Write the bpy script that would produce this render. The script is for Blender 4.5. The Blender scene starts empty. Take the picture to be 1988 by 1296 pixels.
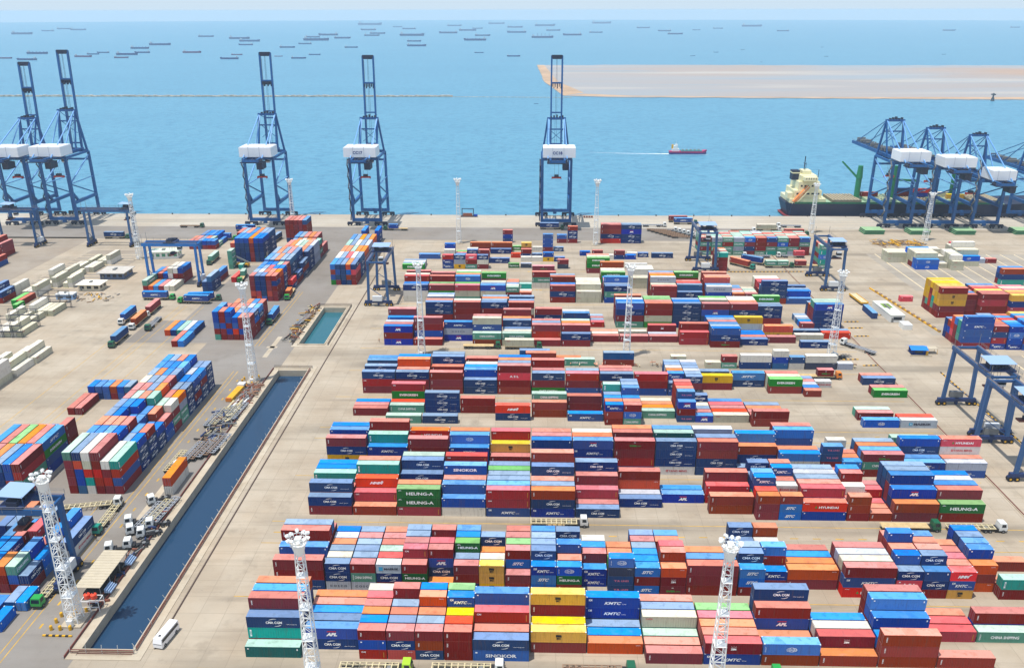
import bpy, math, random
from mathutils import Vector, Matrix
from mathutils.bvhtree import BVHTree
R = math.radians
random.seed(7)
sc = bpy.context.scene
col = sc.collection
# ------------------------------------------------------------------ camera, sky, sun, exposure
CAMH, PITCH, YAW, ROLL, FPX = 132.8, R(21.43), R(1.41), R(-0.11), 1601.0
cd = bpy.data.cameras.new('camera'); cam = bpy.data.objects.new('camera', cd); col.objects.link(cam)
cd.sensor_width = 36.0; cd.lens = FPX / 1988 * 36; cd.clip_start = 1; cd.clip_end = 80000
cp, sp, cy, sy = math.cos(PITCH), math.sin(PITCH), math.cos(YAW), math.sin(YAW)
FWD = Vector((-sy*cp, cy*cp, -sp)); RT = Vector((cy, sy, 0)); UP = RT.cross(FWD)
m3 = Matrix((RT, UP, -FWD)).transposed() @ Matrix.Rotation(ROLL, 3, 'Z')
cam.matrix_world = Matrix.Translation((0, 0, CAMH)) @ m3.to_4x4()
sc.camera = cam
SUN_EL, SUN_AZ = R(75.5), math.atan2(-0.84, -0.54)      # azimuth measured from +Y towards +X
world = bpy.data.worlds.new('World'); sc.world = world; world.use_nodes = True
wn = world.node_tree.nodes; wl = world.node_tree.links
sky = wn.new('ShaderNodeTexSky'); sky.sky_type = 'NISHITA'; sky.sun_disc = False
sky.sun_elevation = SUN_EL; sky.sun_rotation = SUN_AZ; sky.altitude = 100
sky.air_density = 1.3; sky.dust_density = 0.6; sky.ozone_density = 2.5
# pale blue sea haze low on the horizon, blended into the clear sky above it
tc = wn.new('ShaderNodeTexCoord'); sx_ = wn.new('ShaderNodeSeparateXYZ'); wl.new(tc.outputs['Generated'], sx_.inputs[0])
mr_ = wn.new('ShaderNodeMapRange'); mr_.inputs[1].default_value = 0.0; mr_.inputs[2].default_value = 0.22; mr_.inputs[3].default_value = 1.0; mr_.inputs[4].default_value = 0.0
wl.new(sx_.outputs[2], mr_.inputs[0]); mxw = wn.new('ShaderNodeMix'); mxw.data_type = 'RGBA'; wl.new(mr_.outputs[0], mxw.inputs[0]); wl.new(sky.outputs[0], mxw.inputs[6])
mxw.inputs[7].default_value = (3.7, 5.05, 6.35, 1)
mx2 = wn.new('ShaderNodeMix'); mx2.data_type = 'RGBA'; mx2.inputs[0].default_value = .3; mx2.inputs[7].default_value = (4.6, 4.7, 4.6, 1); wl.new(mxw.outputs[2], mx2.inputs[6])
wl.new(mx2.outputs[2], wn['Background'].inputs[0]); wn['Background'].inputs[1].default_value = 0.135
sd = bpy.data.lights.new('sun', 'SUN'); sun = bpy.data.objects.new('sun', sd); col.objects.link(sun)
sd.energy = 3.6; sd.angle = R(0.55); sd.color = (1.0, 0.955, 0.88)
sdir = Vector((math.sin(SUN_AZ)*math.cos(SUN_EL), math.cos(SUN_AZ)*math.cos(SUN_EL), math.sin(SUN_EL)))
sun.rotation_euler = (-sdir).to_track_quat('-Z', 'Y').to_euler()
sc.view_settings.view_transform = 'Standard'; sc.view_settings.look = 'None'
sc.view_settings.exposure = 0.22; sc.view_settings.gamma = 1.0
sc.cycles.max_bounces = 6; sc.cycles.diffuse_bounces = 3; sc.cycles.volume_bounces = 1
# ------------------------------------------------------------------ materials
def lin(c):
    return tuple((v/255/12.92) if v/255 <= 0.04045 else ((v/255+0.055)/1.055)**2.4 for v in c)
def lk(nt, a, b): nt.links.new(a, b)
MATS = {}
def mat(name, rgb, rough=0.6, metal=0.0, noise=0.0, nscale=0.5, linear=False, spec=0.5):
    if name in MATS: return MATS[name]
    m = bpy.data.materials.new(name); m.use_nodes = True; nt = m.node_tree
    b = nt.nodes['Principled BSDF']; c = rgb if linear else lin(rgb)
    b.inputs['Base Color'].default_value = (*c, 1); b.inputs['Roughness'].default_value = rough
    b.inputs['Metallic'].default_value = metal; b.inputs['Specular IOR Level'].default_value = spec
    if noise:
        g = nt.nodes.new('ShaderNodeNewGeometry'); n = nt.nodes.new('ShaderNodeTexNoise')
        n.inputs['Scale'].default_value = nscale; n.inputs['Detail'].default_value = 5
        lk(nt, g.outputs['Position'], n.inputs['Vector'])
        r = nt.nodes.new('ShaderNodeMapRange'); r.inputs[1].default_value = .3; r.inputs[2].default_value = .7
        r.inputs[3].default_value = 1-noise; r.inputs[4].default_value = 1+noise*.6
        lk(nt, n.outputs['Fac'], r.inputs[0])
        v = nt.nodes.new('ShaderNodeVectorMath'); v.operation = 'SCALE'; v.inputs[0].default_value = c
        lk(nt, r.outputs[0], v.inputs['Scale']); lk(nt, v.outputs[0], b.inputs['Base Color'])
    MATS[name] = m; return m
def paint(name, c, roof=False):
    """container paint: random weathering per box, ribs from a bump, stains from noise"""
    m = bpy.data.materials.new(name); m.use_nodes = True; nt = m.node_tree; N = nt.nodes
    b = N['Principled BSDF']; b.inputs['Roughness'].default_value = .7 if not roof else .8
    b.inputs['Specular IOR Level'].default_value = .12 if not roof else .15
    g = N.new('ShaderNodeNewGeometry')
    oi = N.new('ShaderNodeObjectInfo'); at = N.new('ShaderNodeAttribute'); at.attribute_name = 'vary'
    ad = N.new('ShaderNodeMath'); ad.operation = 'ADD'; lk(nt, oi.outputs['Random'], ad.inputs[0]); lk(nt, at.outputs['Fac'], ad.inputs[1])
    fr = N.new('ShaderNodeMath'); fr.operation = 'FRACT'; lk(nt, ad.outputs[0], fr.inputs[0])
    hs = N.new('ShaderNodeHueSaturation'); hs.inputs['Color'].default_value = (*c, 1)
    def rng(src, a, z, lo=0.0, hi=1.0):
        r = N.new('ShaderNodeMapRange'); r.inputs[1].default_value = lo; r.inputs[2].default_value = hi
        r.inputs[3].default_value = a; r.inputs[4].default_value = z; lk(nt, src, r.inputs[0]); return r.outputs[0]
    lk(nt, rng(fr.outputs[0], .84, 1.14), hs.inputs['Value'])
    m7 = N.new('ShaderNodeMath'); m7.operation = 'MULTIPLY'; m7.inputs[1].default_value = 7.31; lk(nt, fr.outputs[0], m7.inputs[0])
    f7 = N.new('ShaderNodeMath'); f7.operation = 'FRACT'; lk(nt, m7.outputs[0], f7.inputs[0])
    lk(nt, rng(f7.outputs[0], .78 if roof else .88, 1.08), hs.inputs['Saturation'])
    lk(nt, rng(f7.outputs[0], .488, .51), hs.inputs['Hue'])
    n = N.new('ShaderNodeTexNoise'); n.inputs['Scale'].default_value = .7 if roof else .9; n.inputs['Detail'].default_value = 6
    n.inputs['Roughness'].default_value = .65
    lk(nt, g.outputs['Position'], n.inputs['Vector'])
    mx = N.new('ShaderNodeMix'); mx.data_type = 'RGBA'
    lk(nt, rng(n.outputs['Fac'], 0, .6 if roof else .35, .52, .70), mx.inputs[0])
    lk(nt, hs.outputs[0], mx.inputs[6])
    d = tuple(v*.45+.012 for v in c) if roof else tuple(v*.6+.02 for v in c)
    mx.inputs[7].default_value = (*d, 1)
    # rain streaks and rust runs down the sides, bleached and patched areas on the roofs
    mp = N.new('ShaderNodeMapping'); mp.inputs['Scale'].default_value = (1.6, 1.6, .12) if not roof else (.22, .6, 1); lk(nt, g.outputs['Position'], mp.inputs['Vector'])
    n3 = N.new('ShaderNodeTexNoise'); n3.inputs['Scale'].default_value = 1.3; n3.inputs['Detail'].default_value = 7; n3.inputs['Roughness'].default_value = .7; lk(nt, mp.outputs[0], n3.inputs['Vector'])
    m3_ = N.new('ShaderNodeMix'); m3_.data_type = 'RGBA'; lk(nt, rng(n3.outputs['Fac'], 0, .5, .54, .72), m3_.inputs[0]); lk(nt, mx.outputs[2], m3_.inputs[6])
    m3_.inputs[7].default_value = (*((.10, .06, .04) if not roof else tuple(.5*v+.16 for v in c)), 1)
    n4 = N.new('ShaderNodeTexVoronoi'); n4.feature = 'F1'; n4.inputs['Scale'].default_value = .33; lk(nt, g.outputs['Position'], n4.inputs['Vector'])
    bw4 = N.new('ShaderNodeSeparateXYZ'); lk(nt, n4.outputs['Color'], bw4.inputs[0])
    m4 = N.new('ShaderNodeMix'); m4.data_type = 'RGBA'; lk(nt, rng(bw4.outputs[0], 0, .28 if roof else .12, .72, .80), m4.inputs[0]); lk(nt, m3_.outputs[2], m4.inputs[6])
    m4.inputs[7].default_value = (*(tuple(v*.55 for v in c) if roof else tuple(min(.8, v*1.3+.02) for v in c)), 1)
    lk(nt, m4.outputs[2], b.inputs['Base Color'])
    sx = N.new('ShaderNodeSeparateXYZ'); lk(nt, g.outputs['Position'], sx.inputs[0])
    s = N.new('ShaderNodeMath'); s.operation = 'ADD'; lk(nt, sx.outputs[0], s.inputs[0])
    if not roof: lk(nt, sx.outputs[1], s.inputs[1])
    else: s.inputs[1].default_value = 0
    k = N.new('ShaderNodeMath'); k.operation = 'MULTIPLY'; k.inputs[1].default_value = 2*math.pi/.56; lk(nt, s.outputs[0], k.inputs[0])
    w = N.new('ShaderNodeMath'); w.operation = 'SINE'; lk(nt, k.outputs[0], w.inputs[0])
    bp = N.new('ShaderNodeBump'); bp.inputs['Distance'].default_value = .035 if not roof else .015
    bp.inputs['Strength'].default_value = .6 if not roof else .4; lk(nt, w.outputs[0], bp.inputs['Height']); lk(nt, bp.outputs[0], b.inputs['Normal'])
    MATS[name] = m; return m
# code: (colour words, side colour, faded roof colour with overhead sunlight painted in) as they look in the photo; KS / KR turn them into base colours
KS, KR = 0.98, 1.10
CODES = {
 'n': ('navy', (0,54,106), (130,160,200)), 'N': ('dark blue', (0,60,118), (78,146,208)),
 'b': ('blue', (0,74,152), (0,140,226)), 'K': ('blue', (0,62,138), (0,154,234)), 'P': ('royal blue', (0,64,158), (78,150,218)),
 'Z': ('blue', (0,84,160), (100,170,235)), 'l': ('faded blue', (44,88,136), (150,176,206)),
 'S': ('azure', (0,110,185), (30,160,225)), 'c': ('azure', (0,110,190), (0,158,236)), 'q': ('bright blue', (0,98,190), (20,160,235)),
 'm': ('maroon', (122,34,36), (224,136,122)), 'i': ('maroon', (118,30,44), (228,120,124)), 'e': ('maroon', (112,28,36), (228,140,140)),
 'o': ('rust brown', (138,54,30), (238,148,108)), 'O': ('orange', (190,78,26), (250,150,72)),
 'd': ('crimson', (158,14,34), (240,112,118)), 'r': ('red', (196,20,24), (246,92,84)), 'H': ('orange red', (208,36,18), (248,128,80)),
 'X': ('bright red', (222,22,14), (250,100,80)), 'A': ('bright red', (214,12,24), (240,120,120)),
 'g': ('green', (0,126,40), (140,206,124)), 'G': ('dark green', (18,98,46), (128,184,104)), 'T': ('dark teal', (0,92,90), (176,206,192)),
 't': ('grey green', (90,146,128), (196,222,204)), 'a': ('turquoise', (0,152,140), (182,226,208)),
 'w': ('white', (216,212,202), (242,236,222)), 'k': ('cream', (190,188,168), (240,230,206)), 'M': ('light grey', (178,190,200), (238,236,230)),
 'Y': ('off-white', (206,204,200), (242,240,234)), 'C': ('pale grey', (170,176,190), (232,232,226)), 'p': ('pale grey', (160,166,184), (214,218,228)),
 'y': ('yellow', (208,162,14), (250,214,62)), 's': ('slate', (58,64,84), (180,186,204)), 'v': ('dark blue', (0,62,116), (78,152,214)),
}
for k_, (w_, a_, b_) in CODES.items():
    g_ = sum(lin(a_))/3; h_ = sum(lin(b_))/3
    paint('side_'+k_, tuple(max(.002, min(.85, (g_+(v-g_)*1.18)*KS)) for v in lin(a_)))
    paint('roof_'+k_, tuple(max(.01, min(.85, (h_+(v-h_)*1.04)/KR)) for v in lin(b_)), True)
WHITE = mat('white_lettering', (250,252,252), .6)
INK = {'W': WHITE, 'R': mat('red_lettering', (190,25,40), .6), 'B': mat('dark_lettering', (30,40,70), .6), 'K': mat('black_lettering', (20,18,14), .6),
       'L': mat('sky_blue_lettering', (60,170,215), .6), 'G': mat('green_lettering', (40,150,50), .6), 'P': mat('pink_lettering', (225,120,150), .6)}
DARK = mat('dark_rubber', (26,26,28), .85); STEEL = mat('grey_steel', (120,122,122), .6)
CAST = mat('corner_casting_paint', (215,225,230), .6)
# ------------------------------------------------------------------ mesh helpers
class MB:
    def __init__(s): s.v = []; s.f = []; s.m = []; s.ms = []; s.a = []
    def mi(s, m):
        if m not in s.ms: s.ms.append(m)
        return s.ms.index(m)
    def add(s, vs, fs, m, vary=0.0):
        o = len(s.v); s.v += [tuple(v) for v in vs]; i = s.mi(m)
        for f in fs: s.f.append(tuple(o+k for k in f)); s.m.append(i); s.a.append(vary)
        return s
    def box(s, x0, x1, y0, y1, z0, z1, m, vary=0.0, skip=()):
        v = [(x0,y0,z0),(x1,y0,z0),(x1,y1,z0),(x0,y1,z0),(x0,y0,z1),(x1,y0,z1),(x1,y1,z1),(x0,y1,z1)]
        F = {'b':(0,3,2,1),'t':(4,5,6,7),'f':(0,1,5,4),'r':(1,2,6,5),'k':(2,3,7,6),'l':(3,0,4,7)}
        return s.add(v, [F[k] for k in F if k not in skip], m, vary)
    def beam(s, p, q, w, m, h=None, w2=None):
        p, q = Vector(p), Vector(q); d = q-p
        if d.length < 1e-5: return s
        z = d.normalized(); r = Vector((0,0,1)) if abs(z.z) < .95 else Vector((0,1,0))
        x = z.cross(r).normalized(); y = x.cross(z).normalized(); h = h or w; k = 1 if w2 is None else w2/w
        v = [p+x*a*w/2+y*b*h/2 for a, b in ((-1,-1),(1,-1),(1,1),(-1,1))] + [q+x*a*w/2*k+y*b*h/2*k for a, b in ((-1,-1),(1,-1),(1,1),(-1,1))]
        return s.add(v, [(3,2,1,0),(4,5,6,7),(0,1,5,4),(1,2,6,5),(2,3,7,6),(3,0,4,7)], m)
    def cyl(s, p, q, r, m, n=10, r2=None):
        p, q = Vector(p), Vector(q); z = (q-p).normalized(); t = Vector((0,0,1)) if abs(z.z) < .95 else Vector((0,1,0))
        x = z.cross(t).normalized(); y = x.cross(z); r2 = r if r2 is None else r2
        c = [(math.cos(2*math.pi*i/n), math.sin(2*math.pi*i/n)) for i in range(n)]
        v = [p+x*a*r+y*b*r for a, b in c]+[q+x*a*r2+y*b*r2 for a, b in c]
        f = [(i, i+n, (i+1) % n+n, (i+1) % n) for i in range(n)]+[tuple(range(n)), tuple(range(2*n-1, n-1, -1))]
        return s.add(v, f, m)
    def prism(s, pts, z0, z1, m):
        n = len(pts); v = [(x,y,z0) for x, y in pts]+[(x,y,z1) for x, y in pts]
        return s.add(v, [tuple(range(n-1,-1,-1)), tuple(range(n,2*n))]+[(i,(i+1)%n,(i+1)%n+n,i+n) for i in range(n)], m)
    def mesh(s, name, vary=False):
        me = bpy.data.meshes.new(name); me.from_pydata(s.v, [], s.f)
        for m in s.ms: me.materials.append(m)
        me.polygons.foreach_set('material_index', s.m)
        if vary: me.attributes.new('vary', 'FLOAT', 'FACE').data.foreach_set('value', s.a)
        me.update(); return me
    def build(s, name, parent=None, loc=None, label=None):
        return link(name, s.mesh(name), parent, loc, label)
def link(name, me, parent=None, loc=None, label=None):
    o = bpy.data.objects.new(name, me); col.objects.link(o)
    if parent: o.parent = parent
    if loc: o.location = loc
    if label: o['label'] = label
    return o
def thing(name, label, cat, loc=(0,0,0), rz=0.0, group=None):
    o = bpy.data.objects.new(name, None); col.objects.link(o); o.location = loc; o.rotation_euler = (0,0,rz); o.empty_display_size = .5
    return tag(o, label, cat, group)
def tag(o, label, cat, group=None):
    o['label'] = label; o['category'] = cat
    if group: o['group'] = group
    return o
def struct(o, kind='structure'): o['kind'] = kind; return o
ORD = ['first','second','third','fourth','fifth','sixth','seventh','eighth','ninth','tenth','eleventh','twelfth','thirteenth','fourteenth','fifteenth','sixteenth','seventeenth','eighteenth','nineteenth','twentieth','twenty-first','twenty-second','twenty-third','twenty-fourth','twenty-fifth','twenty-sixth','twenty-seventh','twenty-eighth','twenty-ninth','thirtieth']
# ------------------------------------------------------------------ lettering
_txt = {}
def text_geo(t, bold=0.03, shear=0.0):
    k = (t, bold, shear)
    if k not in _txt:
        cu = bpy.data.curves.new('lettering', 'FONT'); cu.body = t; cu.size = 1; cu.offset = bold; cu.shear = shear
        cu.resolution_u = 2; cu.align_x = 'CENTER'; cu.align_y = 'CENTER'
        ob = bpy.data.objects.new('lettering', cu); me = bpy.data.meshes.new_from_object(ob)
        vs = [(v.co.x, v.co.y) for v in me.vertices]; fs = [tuple(p.vertices) for p in me.polygons]
        xs = [v[0] for v in vs]; ys = [v[1] for v in vs]; cx, cz = (min(xs)+max(xs))/2, (min(ys)+max(ys))/2
        w, h = max(xs)-min(xs), max(ys)-min(ys)
        _txt[k] = ([((x-cx)/w, (y-cz)/h) for x, y in vs], fs)
        bpy.data.objects.remove(ob); bpy.data.curves.remove(cu); bpy.data.meshes.remove(me)
    return _txt[k]
def put_text(mb, t, x, z, w, h, m, y=0.0, bold=.03, shear=0.0, vert=False, M=None):
    vs, fs = text_geo(t, bold, shear)
    if vert: P = [(x - b*w, y, z + a*h) for a, b in vs]
    else: P = [(x + a*w, y, z + b*h) for a, b in vs]
    if M: P = [tuple(M @ Vector(p)) for p in P]
    mb.add(P, fs, m)
def arc(mb, x, z, rx, rz, a0, a1, t, m, y=0.0):
    n = 8; P = []
    for i in range(n+1):
        a = R(a0+(a1-a0)*i/n); k = t*(.3+.7*math.sin(math.pi*(i/n)**.7))
        P += [(x+math.cos(a)*rx, y, z+math.sin(a)*rz), (x+math.cos(a)*(rx-k), y, z+math.sin(a)*(rz-k))]
    mb.add(P, [(2*i, 2*i+1, 2*i+3, 2*i+2) if a1 < a0 else (2*i, 2*i+2, 2*i+3, 2*i+1) for i in range(n)], m)
def rect(mb, x0, x1, z0, z1, m, y=0.0): mb.add([(x0,y,z0),(x1,y,z0),(x1,y,z1),(x0,y,z1)], [(0,1,2,3)], m)
LOGO = {'n':'CMA CGM','K':'KMTC','P':'APL','Z':'SINOKOR','S':'SITC','q':'with a round emblem','H':'HYUNDAI','X':'HMM','A':'A S L','g':'EVERGREEN','G':'HEUNG-A',
        't':'CHINA SHIPPING','M':'MAERSK','Y':'YANG MING','C':'COSCO','y':'MSC','v':'T.S. LINES','e':'EVER','i':'ZIM','d':'CAI','k':'HYUNDAI'}
def logo_mesh(c, L, h):
    """lettering laid on the long side, local x right, z up, centred on x = 0"""
    mb = MB(); I = INK; z = h*.5; big = L > 8
    W = I['W']
    if c == 'n':
        w = 3.6 if big else 4.2; put_text(mb, 'CMA CGM', 0, z, w, .66, W, bold=.03)
        arc(mb, .1, z+.3, 1.4, .72, 150, 66, .14, W); arc(mb, .4, z-.36, 1.3, .66, -20, -105, .14, W)
        if big: put_text(mb, 'www.cma-cgm.com', 3.9, z-.5, 2.4, .25, W, bold=0)
    elif c == 'K': put_text(mb, 'KMTC', 0 if big else -.1, z-.1, 3.9 if big else 3.0, .78, W, shear=.35, bold=.03); put_text(mb, 'Line', 2.6 if big else 1.95, z-.3, .9, .3, W, bold=0); put_text(mb, 'KM', -L/2+1.0, h-.75, .75, .6, W)
    elif c == 'P': put_text(mb, 'APL', .0, z-.15, 2.5, .9, W, shear=.3, bold=.07); mb.add([(-1.1,0,z+.5),(1.0,0,z+.5),(1.1,0,z+.78),(-.85,0,z+.78)], [(0,1,2,3)], I['R'])
    elif c == 'Z': put_text(mb, 'SINOKOR', 0, z, 6.8 if big else 4.2, .9, W, bold=.03); rect(mb, -L/2+.5, -L/2+.95, h-.8, h-.45, W)
    elif c == 'S': put_text(mb, 'SITC', 0, z, 5.2 if big else 2.8, .85, W, shear=.45, bold=.035)
    elif c == 'q':
        arc(mb, 0, z, 1.2, .62, 180, -180, .12, I['W']); arc(mb, 0, z, .6, .62, 180, -180, .1, I['W'])
        put_text(mb, 'COSCON', 0, z, 1.9, .34, W); rect(mb, -1.1, 1.1, z-.32, z-.27, W); put_text(mb, 'SHIP', -L/2+.5, z, .2, h*.5, W, vert=True, bold=0)
    elif c == 'H': put_text(mb, 'HYUNDAI', 1.0 if big else .3, z-.05, 5.4 if big else 4.1, .75, W, bold=.035); mb.add([(-2.8,0,z-.3),(-2.1,0,z-.3),(-2.45,0,z+.4)], [(0,1,2)], I['G']); put_text(mb, 'HDMU', -L/2+1.1, h-.5, 1.1, .25, W, bold=0)
    elif c == 'X': put_text(mb, 'HMM', 0, z-.05, 4.0 if big else 2.8, .8, W, shear=.4, bold=.07); mb.add([(1.2,0,z+.1),(2.0,0,z+.6),(1.4,0,z+.6)], [(0,1,2)], W)
    elif c == 'A': put_text(mb, 'A S L', 0, z, 3.3, .85, W, bold=.035); rect(mb, -L/2+.5, -L/2+.9, h-.7, h-.4, W)
    elif c == 'g': put_text(mb, 'EVERGREEN', 0, z, 6.5 if big else 3.6, .85, W, bold=.035)
    elif c == 'G':
        put_text(mb, 'HEUNG-A', .4 if big else .1, z-.05, 7.6 if big else 4.9, .98 if big else .66, W, bold=.03); arc(mb, -L/2+.9, h-.7, .5, .3, 170, 10, .2, W)
    elif c == 't': put_text(mb, 'CHINA SHIPPING', 0, z, 6.3 if big else 4.2, .78, W, bold=.02); put_text(mb, 'CCLU', -L/2+.55, z, .3, h*.55, W, vert=True)
    elif c == 'M': rect(mb, -3.4 if big else -2.4, -2.2 if big else -1.4, z-.55, z+.55, I['L']); None if not big else mb.add([(-2.75,-.01,z+.35),(-2.9,-.01,z),(-3.05,-.01,z-.3),(-2.75,-.01,z-.1),(-2.45,-.01,z-.3),(-2.6,-.01,z)], [(0,1,2,3,4,5)], W); put_text(mb, 'MAERSK', 1.2 if big else .7, z, 6.0 if big else 3.6, .85 if big else .6, I['B'], bold=.04)
    elif c == 'Y':
        k = 1 if big else .75; rect(mb, -2.7*k, -2.0*k, z-.32, z+.36, I['R']); rect(mb, -2.55*k, -2.15*k, z-.05, z+.08, W, -.01); put_text(mb, 'YANG MING', .9*k, z, 5.6*k, .66, I['R'])
    elif c == 'C': put_text(mb, 'C O S C O', 0, z, 5.4 if big else 4.2, .6, I['B'], bold=.03)
    elif c == 'y': put_text(mb, 'm', .0, z+.35, 1.25, .7, I['K'], bold=.09); put_text(mb, 'SC', .0, z-.38, .95, .5, I['K'], bold=.07)
    elif c == 'v': put_text(mb, 'T.S.', -.9, z, 1.5, .5, I['P'], bold=.04); put_text(mb, 'LINES', 1.0, z, 1.8, .5, I['P'], bold=.02)
    elif c == 'e': put_text(mb, 'EVER', -.4, z-.2, 2.2, .5, I['G'], bold=.06); put_text(mb, 'GREEN', 1.3, z-.25, 1.1, .3, I['G']); rect(mb, -.3, .2, h-.6, h-.45, W)
    elif c == 'i':
        for i in range(5): mb.add([(-.5+i*.25,0,z+.5-.1*(i%2)),(-.38+i*.25,0,z+.5-.1*(i%2)),(-.44+i*.25,0,z+.72-.1*(i%2))], [(0,1,2)], W)
        put_text(mb, 'ZIM', 0, z-.1, 1.2, .5, W, bold=.07)
    elif c == 'd': put_text(mb, 'CAI', -L/2+1.0, h-.65, .95, .42, W, bold=.035); rect(mb, L/2-.75, L/2-.55, .5, h-.7, mat('dull_yellow_placard', (190,120,20)))
    elif c == 'k': put_text(mb, 'HYUNDAI', -L/2+1.5, h-.62, 1.5, .3, I['R'], bold=.04)
    elif c in 'mo': put_text(mb, 'TEX' if L < 8 else 'FLORENS', -L/2+.75, z+.2, .28, h*.42, W, vert=True)
    elif c == 'a': rect(mb, -L/2+.45, -L/2+.85, .5, h-.6, W); put_text(mb, 'UASC', -L/2+.65, z, .3, h*.4, MATS['side_a'], -.01, vert=True)
    elif c in 'bcNTr': rect(mb, -L/2+.5, -L/2+.85, h-.7, h-.42, W); rect(mb, L/2-.75, L/2-.5, h-.9, h-.45, W)
    elif c in 'pwlOs': put_text(mb, 'GATU', L/2-1.1, h-.5, 1.0, .22, I['B'] if c in 'pw' else W, bold=0)
    return mb
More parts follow.
